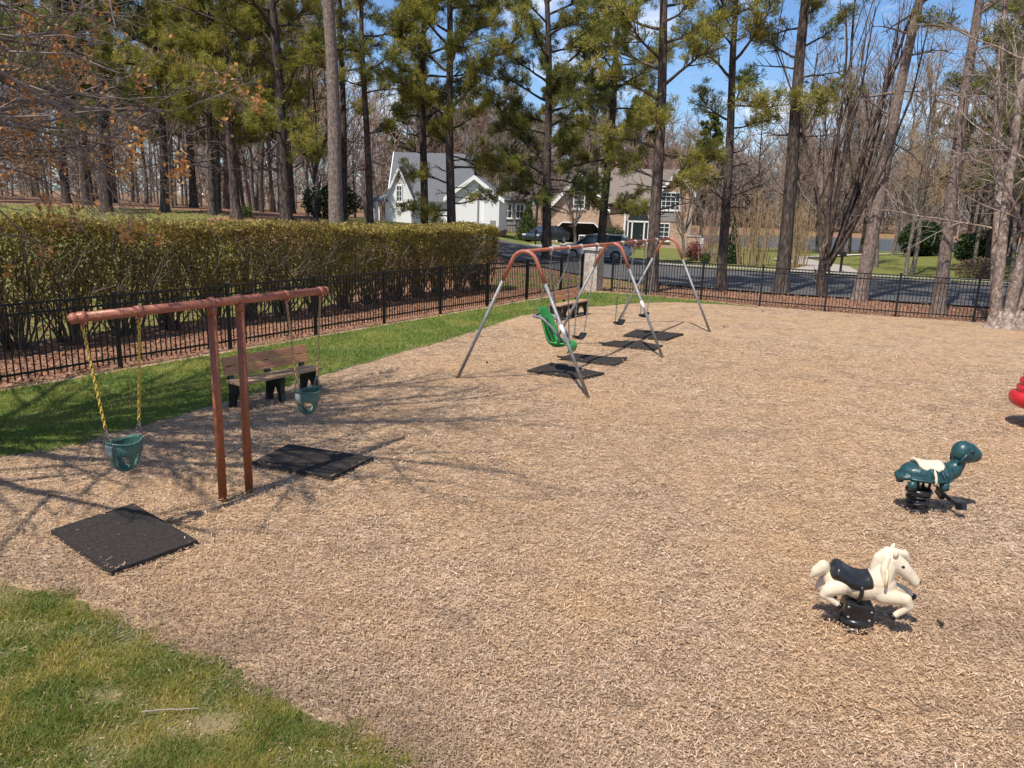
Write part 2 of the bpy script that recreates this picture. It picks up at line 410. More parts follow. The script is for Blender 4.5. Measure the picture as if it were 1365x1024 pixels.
# ------------------------------------------------------------------ terrain
FENCE_L = [(-12.60, 5.35), (-11.32, 7.43), (-10.04, 9.51), (-8.69, 11.72), (-7.33, 13.93), (-6.04, 16.02), (-4.75, 18.11), (-3.46, 20.20), (-2.17, 22.29), (-0.88, 24.38), (0.41, 26.47), (1.70, 28.56)]
FENCE_R = [(3.75, 29.72), (4.97, 29.02), (6.78, 27.85), (8.52, 26.55), (10.44, 25.68), (12.44, 24.88), (14.58, 24.18), (16.90, 23.35), (19.1, 22.5)]
PILLAR = (3.05, 30.05)
PLAY = [(-14.6, 2), (-18, -14), (26, -14), (26, 20)] + FENCE_R[::-1] + [PILLAR] + FENCE_L[::-1]
_tc = np.array([(-11, 16, 0), (-9.8, 18, 0), (-7, 24.4, 0), (-3.5, 30, .05), (-1, 43, .15), (-13.5, 10, 0), (-12, 3, 0), (-17, -10, 0),
  (0, 28, 0), (3, 31, 0), (8, 27.5, 0), (12, 26, 0), (16, 24.5, 0), (22, 22, 0), (26, 10, 0), (10, 10, 0), (0, 10, 0), (0, 20, 0), (10, 20, 0), (0, -12, 0), (24, -12, 0),
  (-19, 24, .6), (-16, 32, 1.6), (-24.6, 40, 2.23), (-18.8, 40, 2.15), (-13.7, 38, 2.15), (-11.6, 45, 1.95), (-9.1, 50, 1.75), (-8.9, 72, 1.0), (-5.5, 65, 1.2), (-5, 50, 1.2), (0.1, 72, -.15), (1.9, 46, .05), (-1, 58, .45),
  (8.4, 78, -.6), (6.2, 50, -.38), (13, 43, -.08), (22, 37, .07), (28.6, 60, -.06), (20, 31, 0), (30, 26, 0), (37, 85, -.7), (30, 75, -.45), (16, 70, -.5), (18, 60, -.6), (17, 78, -.65), (3.5, 64, -.1),
  (-43, 70, 2.4), (-60, 40, 2.4), (-40, 20, 1.0), (-40, 100, 2.0), (0, 110, .3), (25, 112, .2), (-40, -10, .4), (50, 40, .1), (50, 10, 0), (42, 60, .3), (35, 60, .4),
  (60, 142, -.1), (20, 150, .6), (100, 142, .2), (-60, 150, 1.6), (140, 100, .5), (140, 20, .5)], float)
_d = np.linalg.norm(_tc[:, None, :2] - _tc[None, :, :2], axis=2)
_w = np.linalg.solve(_d + 1e-6 * np.eye(len(_tc)), _tc[:, 2])
LAKE = [(24, 86), (36, 84.5), (52, 88), (80, 95), (120, 110), (120, 136), (75, 138), (45, 137), (28, 126), (22, 105)]
def hz(x, y):
    x = np.asarray(x, float); y = np.asarray(y, float)
    d = np.sqrt((x[..., None] - _tc[:, 0]) ** 2 + (y[..., None] - _tc[:, 1]) ** 2)
    h = np.clip(d @ _w, -.9, 2.7)
    far = np.clip((np.hypot(x, y - 40) - 170) / 100, 0, 1)
    return h * (1 - far) + .6 * far
def h1(x, y): return float(hz(np.array(x), np.array(y)))

gx = np.concatenate([[-1500, -700, -350, -200, -130, -95], np.arange(-70, 71, .9), [80, 92, 110, 135, 180, 260, 420, 800, 1500]])
gy = np.concatenate([[-1200, -500, -200, -90, -45, -25], np.arange(-14, 92, .9), np.arange(92, 150, 2.5), [156, 170, 190, 230, 320, 500, 900, 1800]])
X, Y = np.meshgrid(gx, gy)
Z = hz(X, Y)
inside = in_poly(X, Y, PLAY)
Z = Z + .05 * (vnoise(X, Y, 2.2, 3) - .5) * (~inside)
Z = np.where(inside, -.12, Z - .02)
inlake = in_poly(X, Y, LAKE)
Z = np.where(inlake, -1.7, Z)
ny, nx = X.shape
ii = np.arange(ny * nx).reshape(ny, nx)
quads = np.stack([ii[:-1, :-1], ii[:-1, 1:], ii[1:, 1:], ii[1:, :-1]], -1).reshape(-1, 4)
ground = idx_mesh('ground', np.stack([X, Y, Z], -1).reshape(-1, 3), quads, M['ground'], smooth=True)
# lawn mask: turf on the house side of the road, by the lake and on the rise; leaf litter under the trees
lm = np.zeros_like(X)
lm[(Y > 38 - .55 * (X - 22)) & (X > 2)] = 1
lm[(X > 16) & (Y > 34) & (Y < 84)] = .72
lm[(Y > 50) & (X > -13)] = 1
lm[(X < -15) & (Y > 33) & (Y < 46)] = .75
lm[(X > -1.5) & (X < 6) & (Y > 30) & (Y < 37)] = .45
lm[(X < -6 - .0 * Y) & (Y < 33) & (Y > 8) & (X < -15.4 + .62 * (Y - 7.1) - .6)] = 1.0
lm[Y > 88] = .38
at = ground.data.attributes.new('lawn', 'FLOAT', 'POINT'); at.data.foreach_set('value', lm.ravel().astype(np.float32))
tag(ground, kind='structure')
poly_sheet('lake', LAKE, -.74, M['water'])

def drape(name, left, right, mat, n=40, m=8, up=.03, z=None):
    """a strip between two polylines lying on the terrain"""
    def res(p):
        p = np.array(p, float); s = np.r_[0, np.cumsum(np.linalg.norm(np.diff(p, axis=0), axis=1))]
        q = np.linspace(0, s[-1], n); return np.stack([np.interp(q, s, p[:, 0]), np.interp(q, s, p[:, 1])], 1)
    a, b = res(left), res(right); t = np.linspace(0, 1, m)[None, :, None]
    P = a[:, None] * (1 - t) + b[:, None] * t
    zz = hz(P[..., 0], P[..., 1]) + up
    k = np.arange(n * m).reshape(n, m)
    f = np.stack([k[:-1, :-1], k[:-1, 1:], k[1:, 1:], k[1:, :-1]], -1).reshape(-1, 4)
    o = idx_mesh(name, np.concatenate([P, zz[..., None]], -1).reshape(-1, 3), f, mat, smooth=True)
    return tag(o, kind='structure')
# the road: comes in from the left behind the corner, widens in front of the brick house, runs off to the right
near = [(-6.5, 52), (-.5, 44), (2.8, 36.5), (6.5, 33.2), (10.5, 30.9), (16, 28.6), (24, 26), (45, 21)]
far = [(-4.5, 60), (1.5, 57), (5.2, 54.5), (9.5, 48.5), (14, 43.2), (22.5, 38.2), (32, 34), (48, 29)]
drape('road', near, far, M['asphalt'], 70, 16, .05)
drape('verge_pavement', [(p[0] + .05, p[1] + .1) for p in far[2:]], [(p[0] + .9, p[1] + 1.55) for p in far[2:]], M['concrete'], 60, 4, .12)
drape('driveway', [(.8, 57.2), (2.0, 61), (4.0, 70), (4.4, 77.6)], [(5.2, 54.7), (6.6, 60), (8.0, 70), (8.2, 77.6)], M['concrete'], 30, 6, .07)
drape('side_driveway', [(15.0, 43.2), (19.5, 52), (20.5, 62)], [(18.8, 41.2), (22.0, 51), (23.2, 62)], M['concrete'], 20, 5, .07)
drape('lake_path', [(22.5, 62), (31, 66.3), (38, 69), (52, 71)], [(22.8, 63.5), (31, 68.2), (38, 71.3), (52, 74)], M['pale_gravel'], 40, 4, .07)

# --------------------------------------------------------------- playground
CHIP_EDGE = [(-9.5, 6.2), (-7.4, 7.9), (-6.22, 8.82), (-5.64, 9.42), (-4.73, 11.28), (-3.9, 13.0), (-3.43, 14.04), (-2.09, 16.9), (-.9, 19.6), (.1, 22.2), (1.4, 24.1), (2.84, 25.2), (4.4, 26.5), (5.71, 27.0), (7.4, 26.75), (8.4, 26.2)]
poly_sheet('playground_bed', [(p[0], p[1]) for p in PLAY], -.006, M['chipbed'])
def wobble(line, amp, k=14, seed=0):
    out = []
    rs = np.random.RandomState(seed)
    for (a, b) in zip(line[:-1], line[1:]):
        a = np.array(a); b = np.array(b); nrm = np.array([-(b - a)[1], (b - a)[0]]); nrm = nrm / np.linalg.norm(nrm)
        for i in range(k):
            out.append(tuple(a + (b - a) * i / k + nrm * rs.uniform(-amp, amp)))
    out.append(tuple(line[-1])); return out
inset = [(p[0] + .22, p[1] - .14) for p in FENCE_L[::-1]]
STRIP = wobble(CHIP_EDGE, .05, 10, 1) + [(7.9, 26.75), (6.6, 27.75), (4.9, 28.8), (3.6, 29.4), (2.7, 29.3)] + inset[1:]
FEDGE = inset[1:][::-1] + [(2.7, 29.3), (3.6, 29.35), (4.9, 28.75), (6.6, 27.7), (8.42, 26.3)]
def resamp(p, n):
    p = np.array(p, float); s = np.r_[0, np.cumsum(np.linalg.norm(np.diff(p, axis=0), axis=1))]; q = np.linspace(0, s[-1], n)
    return np.stack([np.interp(q, s, p[:, 0]), np.interp(q, s, p[:, 1])], 1)
_a = resamp(wobble(CHIP_EDGE, .05, 10, 1), 260); _b = resamp(FEDGE, 260)
_k = np.arange(260)
tag(idx_mesh('lawn_strip', np.concatenate([np.c_[_a, 0 * _k], np.c_[_b, 0 * _k]]), np.stack([_k[:-1], _k[1:], _k[1:] + 260, _k[:-1] + 260], 1), M['lawn_strip']), kind='structure')
LAWN_EDGE = [(-14, 2.5), (-8, 5.5), (-5.2, 6.0), (-4.19, 5.75), (-3.54, 5.60), (-2.62, 5.05), (-1.95, 4.75), (-1.30, 4.29), (-.66, 3.94), (-.46, 3.8), (.3, 3.1), (1.2, 2.0), (2.0, 0)]
NEARLAWN = wobble(LAWN_EDGE, .05, 10, 2) + [(2, -8), (-14, -8)]
poly_sheet('lawn', NEARLAWN, 0.0, M['lawn'])

# mats ------------------------------------------------------------------
def mat_slab(corners, label, name='rubber_mat', t=.045, curl=None, group='rubber mats under the swings'):
    c = np.array(corners, float); ctr = c.mean(0)
    n = 15; u = np.linspace(0, 1, n)
    a, b, d, e = [q - ctr for q in c]
    P = np.array([[(a * (1 - i) + b * i) * (1 - j) + (e * (1 - i) + d * i) * j for i in u] for j in u])
    rs = np.random.RandomState(int(abs(ctr[0] * 100)) + 5)
    z = t + .006 * (vnoise(P[..., 0] + 9, P[..., 1] + 9, .3, 4) - .5)
    if curl:
        for (ci, cj, amt) in curl:
            dd = np.hypot(u[None, :] - ci, u[:, None] - cj); z = z + amt * np.clip(1 - dd / .5, 0, 1) ** 2
    top = np.concatenate([P, z[..., None]], -1).reshape(-1, 3)
    rim = [j * n + i for i, j in [(k, 0) for k in range(n)] + [(n - 1, k) for k in range(1, n)] + [(k, n - 1) for k in range(n - 2, -1, -1)] + [(0, k) for k in range(n - 2, 0, -1)]]
    mb = MB(); f = []
    k = np.arange(n * n).reshape(n, n)
    for j in range(n - 1):
        for i in range(n - 1): f.append((k[j, i], k[j, i + 1], k[j + 1, i + 1], k[j + 1, i]))
    low = top[rim].copy(); low[:, 2] = np.minimum(low[:, 2] - t - .01, -.01) if not curl else low[:, 2] - t
    low[:, :2] *= 1.012
    vs = np.concatenate([top, low]); m = len(rim)
    for q in range(m): f.append((rim[q], rim[(q + 1) % m], n * n + (q + 1) % m, n * n + q))
    mb.add(vs, f)
    o = mb.build(name, M['mat'], loc=(ctr[0], ctr[1], 0))
    return tag(o, label, 'rubber mat', group)
mat_slab([(-4.35, 6.74), (-3.91, 7.44), (-2.90, 6.61), (-3.37, 5.96)], 'black rubber mat lying nearest the grass, under the bucket swing with bright yellow chains')
mat_slab([(-3.14, 8.81), (-2.91, 9.57), (-1.72, 9.14), (-2.06, 8.38)], 'black rubber mat crossed by the long straight shadow of the red T frame')
mat_slab([(.29, 14.64), (.80, 15.44), (1.79, 14.59), (1.31, 14.06)], 'black rubber mat under the green high-backed seat')
mat_slab([(.94, 15.95), (1.36, 16.6), (2.45, 16.09), (2.11, 15.45)], 'curled dark rubber mat just behind the mat of the green seat', curl=[(0, 0, .06), (1, 1, .05)], t=.035)
mat_slab([(2.02, 17.85), (2.47, 18.4), (3.56, 17.96), (3.25, 17.34)], 'warped rubber mat by the foot of the middle A-frame', curl=[(0, 0, .05), (1, .5, .06)], t=.035)
mat_slab([(2.79, 19.19), (3.27, 20.23), (4.43, 19.73), (3.77, 18.71)], 'flat rubber mat farthest from the camera, before the last A-frame')

# ------------------------------------------------------------ T swing frame
TA = np.array([-3.790, 6.446]); TU = np.array([.5046, .8634]); TZ = 2.132
def tp(s, z=0.0, off=0.0): return np.array([TA[0] + TU[0] * s - TU[1] * off, TA[1] + TU[1] * s + TU[0] * off, z])
t = thing('swing_gantry', 'rusty red T-shaped swing frame on two close posts', 'swing frame', tp(1.563))
c0 = tp(1.563)
for s_ in (1.435, 1.785):
    m = MB(); m.tube([tp(s_, -.1) - c0, tp(s_, TZ - .03) - c0], .0445, 18)
    m.tube([tp(s_, TZ - .12) - c0, tp(s_, TZ - .03) - c0], .050, 18)
    m.build('post', M['rust'], t, True)
m = MB(); m.tube([tp(.03, TZ) - c0, tp(3.046, TZ) - c0], .0445, 20); bar_ = m.build('crossbar', M['rust_bar'], t, True)
for s_, sg in ((.03, -1), (3.046, 1)):
    m = MB(); pts = [tp(s_ - sg * .01, TZ) - c0] + [tp(s_ + sg * .045 * math.sin(a), TZ) - c0 for a in np.linspace(0, math.pi / 2, 6)]
    m.tube(pts, [.049] + [.049 * max(.05, math.cos(a)) for a in np.linspace(0, math.pi / 2, 6)], 18)
    m.build('end_cap', M['rust_bar'], bar_, True)
for s_ in (.103, .637, 1.435, 1.785, 2.434, 2.958):
    m = MB(); m.tube([tp(s_ - .028, TZ) - c0, tp(s_ + .028, TZ) - c0], .0515, 18)
    if s_ not in (1.435, 1.785):
        m.box(tp(s_, TZ - .065) - c0, (.02, .035, .05), rz=math.atan2(TU[1], TU[0]))
        m.tube([tp(s_, TZ - .05, .06) - c0, tp(s_, TZ - .05, -.06) - c0], .008, 6)
    else:
        m.box(tp(s_, TZ + .05) - c0, (.05, .03, .02), rz=math.atan2(TU[1], TU[0]))
    m.build('clamp', M['rust_bar'], t, True)

def chain_mb(m, p0, p1, link=.052, rad=.0055, w=.013):
    p0 = np.array(p0, float); p1 = np.array(p1, float); d = p1 - p0; L = np.linalg.norm(d); d /= L
    n = max(2, int(round(L / (link * .74)))); u, v = frame(d)
    for i in range(n):
        c = p0 + d * L * (i + .5) / n; a = u if i % 2 else v
        ang = np.arange(8) * math.pi / 4
        pts = [c + d * math.sin(q) * link / 2 + a * math.cos(q) * w for q in ang]
        m.tube(pts, rad, 4, closed=True)

def toddler_swing(s0, s1, sc, zt, label, chainmat, sway=0.0):
    """bucket seat hanging from the bar between clamps s0 and s1"""
    base = tp(sc, 0, sway)
    th = thing('bucket_swing', label, 'swing', (base[0], base[1], 0), math.atan2(TU[1], TU[0]), 'toddler bucket swings')
    # seat: local x along the bar, y across; shell of a bucket with four leg holes
    N, K = 64, 12
    prof = [(.142, .30), (.148, .285), (.150, .25), (.148, .215), (.143, .18), (.135, .14), (.124, .10), (.108, .065), (.086, .035), (.058, .014), (.03, .004), (.004, 0)]
    vs = []; z0 = zt - .30
    for r, z in prof:
        for k in range(N):
            a = 2 * math.pi * k / N
            q = r * (1 + .06 * math.cos(2 * a))
            vs.append((q * math.cos(a), q * .92 * math.sin(a), z0 + z + .014 * math.cos(2 * a) * (z > .17)))
    f = []
    for i in range(K - 1):
        for k in range(N):
            a = (2 * math.pi * (k + .5) / N) % (2 * math.pi)
            zc = (prof[i][1] + prof[i + 1][1]) / 2
            hole = False
            for ha in (.27, .73, 1.27, 1.73):
                da = (a - ha * math.pi + math.pi) % (2 * math.pi) - math.pi
                if (da / .52) ** 2 + ((zc - .105) / .078) ** 2 < 1: hole = True
            if not hole: f.append((i * N + k, i * N + (k + 1) % N, (i + 1) * N + (k + 1) % N, (i + 1) * N + k))
    m = MB().add(vs, f); o = m.build('bucket', M['bucket'], th, True)
    md = o.modifiers.new('shell', 'SOLIDIFY'); md.thickness = .014; md.offset = -1
    sb = o.modifiers.new('sub', 'SUBSURF'); sb.levels = 1; sb.render_levels = 1
    m = MB(); m.tube([(.150 * (1 + .06 * math.cos(2 * a)) * math.cos(a), .138 * (1 + .06 * math.cos(2 * a)) * math.sin(a), z0 + .30 + .014 * math.cos(2 * a)) for a in np.arange(32) * math.pi / 16], .009, 6, closed=True)
    m.build('rim', M['bucket'], th, True)
    for sg in (-1, 1):
        m = MB()
        for a in np.linspace(-.32, .32, 5):
            pass
        arc = np.linspace(-.33, .33, 7); zz = (z0 + .285, z0 + .17)
        vs = [(sg * .164 * math.cos(a), .150 * math.sin(a), z) for z in zz for a in arc] + [(sg * .157 * math.cos(a), .143 * math.sin(a), z) for z in zz for a in arc]
        n = 7; ff = [(i, i + 1, n + i + 1, n + i) for i in range(n - 1)] + [(2 * n + i, 3 * n + i, 3 * n + i + 1, 2 * n + i + 1) for i in range(n - 1)]
        ff += [(i, 2 * n + i, 2 * n + i + 1, i + 1) for i in range(n - 1)] + [(n + i, n + i + 1, 3 * n + i + 1, 3 * n + i) for i in range(n - 1)] + [(0, n, 3 * n, 2 * n), (n - 1, 3 * n - 1, 4 * n - 1, 2 * n - 1)]
        m.add(vs, ff).build('side_plate', M['bucket_pad'], th, True)
    for sg, st in ((-1, s0), (1, s1)):
        j = (sg * .165, 0, zt + .155); top = ((st - sc), -sway, TZ - .075)
        m = MB(); chain_mb(m, top, j, .048, .0058, .0125); ch = m.build('chain', M[chainmat], th, True)
        m = MB()
        for yy in (-.075, .075): chain_mb(m, j, (sg * .150, yy, z0 + .275), .03, .0035, .008)
        m.build('seat_chain', M['chain'], th, True)
    return th
toddler_swing(.103, .637, .385, .945, 'green bucket swing on bright yellow chains above the mat nearest the grass', 'yellow')
toddler_swing(2.434, 2.958, 2.711, .975, 'green bucket swing on worn tan chains in front of the bench', 'yellow_faded')

# ------------------------------------------------------------ A swing frame
AP = np.array([.15, 13.357]); AU = np.array([.4598, .8880]); AN = np.array([-AU[1], AU[0]]); AS = 4.326; AZ = 2.44
def ap(s, off=0.0, z=0.0): return np.array([*(AP + AU * s + AN * off), z])
t = thing('swing_set', 'long swing set with galvanised A-frame legs and red top rail', 'swing set', ap(AS))
c0 = ap(AS)
for k in range(3):
    y = MB(); W = 1.315
    # bent yoke: arc at the top, straight arms following the leg line
    th = math.atan2(W - .20, AZ - .1); rr = .255
    arc = [(rr * math.sin(a), AZ - .03 - rr + rr * math.cos(a)) for a in np.linspace(-(math.pi / 2 - th), math.pi / 2 - th, 15)]
    def foot_dir(sg):
        e = np.array(arc[-1] if sg > 0 else arc[0]); f = np.array([sg * W, 0.0]); return e, (f - e) / np.linalg.norm(f - e), np.linalg.norm(f - e)
    e1, d1, L1 = foot_dir(1); e0, d0, L0 = foot_dir(-1)
    pts = [tuple(e0 + d0 * .42)] + arc + [tuple(e1 + d1 * .42)]
    yk = y.tube([ap(k * AS, -o, z) - c0 for o, z in pts], .036, 14).build('yoke', M['rust_bar'], t, True)
    for (e, d, L) in ((e0, d0, L0), (e1, d1, L1)):
        q0 = e + d * .40; q1 = e + d * (L + .06)
        MB().tube([ap(k * AS, -q0[0], q0[1]) - c0, ap(k * AS, -q1[0], q1[1]) - c0], .0305, 14).build('leg', M['galv'], t, True)
    if k < 2:
        e, d, L = (e1, d1, L1); q0 = e + d * (L * .47); q1 = e + d * (L * .55)
        MB().tube([ap(k * AS, -q0[0], q0[1]) - c0, ap(k * AS, -q1[0], q1[1]) - c0], .0318, 14).build('sticker', M['white'], t, True)
MB().tube([ap(.0, 0, AZ - .03) - c0, ap(2 * AS, 0, AZ - .03) - c0], .033, 14).build('top_rail', M['rust_bar'], t, True)
CL = (1.08, 1.89, 2.51, 3.37, 4.95, 5.84, 6.58, 7.53)
for s_ in CL:
    m = MB(); m.tube([ap(s_ - .045, 0, AZ - .03) - c0, ap(s_ + .045, 0, AZ - .03) - c0], .045, 12)
    m.box(ap(s_, 0, AZ - .10) - c0, (.05, .03, .08), rz=math.atan2(AU[1], AU[0]))
    m.build('hanger', M['clamp'], t, True)

def belt_swing(a, b, label, sway):
    s_ = (a + b) / 2; base = ap(s_, sway)
    th = thing('belt_swing', label, 'swing', base, math.atan2(AU[1], AU[0]), 'black belt swings')
    n = 17; hw = .24; vs = []
    for zt in (0, -.012):
        for yy in (-.075, .075):
            for i in range(n):
                u = -1 + 2 * i / (n - 1); vs.append((hw * u, yy, .46 + .10 * abs(u) ** 2.2 + zt))
    f = [(i, i + 1, n + i + 1, n + i) for i in range(n - 1)] + [(2 * n + i, 3 * n + i, 3 * n + i + 1, 2 * n + i + 1) for i in range(n - 1)]
    f += [(i, 2 * n + i, 2 * n + i + 1, i + 1) for i in range(n - 1)] + [(n + i, n + i + 1, 3 * n + i + 1, 3 * n + i) for i in range(n - 1)] + [(0, n, 3 * n, 2 * n), (n - 1, 3 * n - 1, 4 * n - 1, 2 * n - 1)]
    MB().add(vs, f).build('seat', M['black_plastic'], th, True)
    for sg in (-1, 1):
        m = MB(); top = np.array((sg * (b - a) / 2, -sway, AZ - .13)); j = np.array((sg * .27, 0, .60))
        chain_mb(m, top, j, .07, .0065, .013)
        chain_mb(m, j, (sg * .235, 0, .56), .03, .006, .012)
        m.build('chain', M['galv'], th, True)
belt_swing(2.51, 3.37, 'black belt swing next to the green high-backed seat', .12)
belt_swing(4.95, 5.84, 'black belt swing hanging by the left foot of the last A-frame', .12)
belt_swing(6.58, 7.53, 'grey-black belt swing nearest the brick pillar end of the swing set', .05)

# green high-backed seat: local x forward (away from the lawn), y along the rail
base = ap(1.49, .02)
th = thing('harness_swing', 'green high-backed plastic harness seat hung from the swing set', 'swing', base + np.array((0, 0, .06)), math.atan2(-AN[1], -AN[0])); th.scale = (.93, .93, .93)
path = [(-.40, 1.22), (-.385, 1.28), (-.36, 1.29), (-.335, 1.22), (-.29, 1.08), (-.235, .92), (-.18, .76), (-.12, .61), (-.04, .52), (.08, .50), (.20, .53), (.29, .57), (.36, .575), (.40, .53), (.39, .45), (.35, .40)]
wid = [.15, .17, .17, .19, .23, .26, .27, .27, .27, .27, .26, .25, .24, .23, .22, .20]
lip = [0, .0, .02, .05, .09, .10, .10, .11, .13, .13, .10, .06, .03, .01, 0, 0]
nseg = 13; vs = []
pth = np.array(path)
tg = unit(np.gradient(pth, axis=0))
for i, (x, z) in enumerate(path):
    nx_, nz_ = -tg[i][1] * -1, tg[i][0] * -1      # inward normal
    nx_, nz_ = (tg[i][1] * -1, tg[i][0])
    for k in range(nseg):
        u = -1 + 2 * k / (nseg - 1); L_ = lip[i] * abs(u) ** 4
        vs.append((x + nx_ * L_, u * wid[i] * (1 + .05 * L_ / .1), z + nz_ * L_))
f = [(i * nseg + k, i * nseg + k + 1, (i + 1) * nseg + k + 1, (i + 1) * nseg + k) for i in range(len(path) - 1) for k in range(nseg - 1)]
o = MB().add(vs, f).build('shell', M['greenseat'], th, True)
md = o.modifiers.new('shell', 'SOLIDIFY'); md.thickness = .03; md.offset = 0
sb = o.modifiers.new('sub', 'SUBSURF'); sb.levels = 1; sb.render_levels = 1
m = MB()
for sg in (-1, 1):
    m.tube([(-.40, sg * .27, 1.13), (-.20, sg * .265, 1.10), (.0, sg * .25, .95), (.14, sg * .22, .78), (.24, sg * .14, .64)], .028, 8)
m.tube([(-.40, -.27, 1.13), (-.42, 0, 1.14), (-.40, .27, 1.13)], .026, 8)
m.tube([(.24, -.14, .64), (.30, 0, .60), (.24, .14, .64)], .035, 8)
m.build('harness_bar', M['grey_plastic'], th, True)
m = MB(); m.box((.10, 0, .62), (.06, .16, .12)); m.build('pommel', M['greenseat'], th, True, bevel=.02)
for sg in (-1, 1):
    m = MB(); m.bar((-.31, sg * .10, 1.15), (-.06, sg * .10, .60), .04, .012); m.build('strap', M['black_plastic'], th)
    m = MB(); top = np.array((.02, sg * .435, (AZ - .19) / .93)); j = top + np.array((0, -sg * .02, -.22))
    chain_mb(m, top, j, .05, .007, .013); chain_mb(m, j, (-.36, sg * .24, 1.12), .05, .006, .012); chain_mb(m, j, (.20, sg * .26, .62), .05, .006, .012)
    m.build('chain', M['galv'], th, True)

# ------------------------------------------------------------------ benches
def bench(loc, rz, label, L=1.83):
    th = thing('park_bench', label, 'bench', loc, rz, 'park benches by the lawn')
    # local x along the bench, front is -y
    for yy, w in ((-.115, .155), (.055, .155)):
        m = MB(); m.box((0, yy, .425), (L, w, .045)); m.build('seat_plank', M['plank_seat'], th, bevel=.006)
    for zz in (.57, .715):
        rot = Matrix.Rotation(R(-14), 3, 'X')
        m = MB(); m.box((0, .163 + (zz - .57) * .27, zz), (L, .04, .138), rot=rot); m.build('back_plank', M['plank'], th, bevel=.006)
    for xx in (-L / 2 + .12, 0, L / 2 - .12):
        # cast side: arched legs below, upright behind
        prof = [(-.20, 0), (-.11, 0), (-.10, .12), (-.06, .22), (0.0, .26), (.06, .22), (.10, .12), (.12, 0), (.22, 0), (.20, .14), (.19, .30), (.21, .42), (.275, .72), (.235, .74), (.16, .46), (.14, .40), (-.17, .40), (-.20, .38), (-.17, .25), (-.18, .12)]
        m = MB(); m.prism(prof, xx - .045, xx + .045, 'x'); m.build('leg', M['black_plastic'], th, bevel=.008)
bench((-3.80, 11.93, 0), R(55.5), 'two-tone wooden bench behind the red T swing frame', 1.62)
bench((1.62, 22.45, 0), R(58.6), 'wooden bench with orange back planks behind the green seat')

# -------------------------------------------------------------------- fence
def fence(pts, label, end_post=True):
    base = pts[len(pts) // 2]
    th = thing('metal_fence', label, 'fence', (base[0], base[1], 0))
    b0 = np.array((base[0], base[1], 0)); Hf = 1.37
    rj = np.random.RandomState(len(pts)); dz = rj.normal(0, .012, len(pts) + 1)
    for i, p in enumerate(pts):
        c = np.array((p[0], p[1], dz[i])) - b0
        m = MB(); j = min(i, len(pts) - 2); dr = np.array(pts[j + 1]) - np.array(pts[j]); a = math.atan2(dr[1], dr[0])
        m.box(c + (0, 0, Hf / 2 - .03), (.064, .064, Hf + .06), rz=a); po = m.build('post', M['black_metal'], th)
        m = MB(); m.box(c + (0, 0, Hf + .015), (.076, .076, .03), rz=a); m.add([c + (.03 * x, .03 * y, Hf + .03) for x, y in ((-1, -1), (1, -1), (1, 1), (-1, 1))] + [c + (0, 0, Hf + .055)], [(0, 1, 4), (1, 2, 4), (2, 3, 4), (3, 0, 4)])
        m.build('cap', M['black_metal'], po)
    for i, (p, q) in enumerate(zip(pts[:-1], pts[1:])):
        a = np.array((*p, dz[i])) - b0; b = np.array((*q, dz[i + 1])) - b0; L = np.linalg.norm(b - a); d = (b - a) / L; rz = math.atan2(d[1], d[0])
        n = int(round(L / .108)); m = MB()
        for k in range(1, n):
            c = a + d * L * k / n; m.box(c + (0, 0, .70 + rj.normal(0, .004)), (.019, .019, 1.27), rot=Matrix.Rotation(rz, 3, 'Z') @ Matrix.Rotation(rj.normal(0, .004), 3, 'Y'))
        pn = m.build('picket_panel', M['black_metal'], th)
        for zz in (1.335, 1.17, .17):
            m = MB(); e_ = (b - a) / L * .033; m.bar(a + e_ + (0, 0, zz), b - e_ + (0, 0, zz), .034, .036); m.build('rail', M['black_metal'], pn)
fence(FENCE_L + [(2.60, 30.02)], 'black metal picket fence in front of the hedge')
fence(FENCE_R, 'black metal picket fence between the wood chips and the road')
th = thing('brick_pillar', 'pale brick pillar with flat grey cap between the two fence runs', 'pillar', (PILLAR[0], PILLAR[1], 0), R(58))
m = MB(); m.box((0, 0, .77), (.56, .56, 1.58)); m.build('shaft', M['pale_brick'], th)
m = MB(); m.box((0, 0, 1.60), (.70, .70, .09)); m.add([(-.35, -.35, 1.645), (.35, -.35, 1.645), (.35, .35, 1.645), (-.35, .35, 1.645), (0, 0, 1.72)], [(0, 1, 4), (1, 2, 4), (2, 3, 4), (3, 0, 4)]); m.build('cap', M['cap'], th)

# ------------------------------------------------------------ spring riders
def blob(name, parts, mat, parent, voxel=.011, smooth=4):
    m = MB()
    for p in parts:
        if p[0] == 'e':
            b = MB().sphere((0, 0, 0), p[2], 18, 12); v = b.v[0]
            if len(p) > 3: v = v @ np.array(Matrix.Rotation(p[3], 3, 'Y')).T
            m.add(v + np.array(p[1]), b.f)
        else:
            pts = [np.array(q, float) for q in p[1]]; rad = p[2]
            for (a, b, ra, rb) in zip(pts[:-1], pts[1:], rad[:-1], rad[1:]):
                k = max(2, int(np.linalg.norm(b - a) / (min(ra, rb) * .3)))
                for i in range(k + 1):
                    w = i / k; m.sphere(a * (1 - w) + b * w, ra * (1 - w) + rb * w, 12, 8)
    o = m.build(name, mat, None, True)
    rm = o.modifiers.new('r', 'REMESH'); rm.mode = 'VOXEL'; rm.voxel_size = voxel; rm.use_smooth_shade = True
    sm = o.modifiers.new('s', 'SMOOTH'); sm.factor = .5; sm.iterations = smooth
    bpy.context.view_layer.update()
    dg = bpy.context.evaluated_depsgraph_get()
    me = bpy.data.meshes.new_from_object(o.evaluated_get(dg), depsgraph=dg)
    o.modifiers.clear(); o.data = me; o.parent = parent
    me.polygons.foreach_set('use_smooth', [True] * len(me.polygons))
    return o

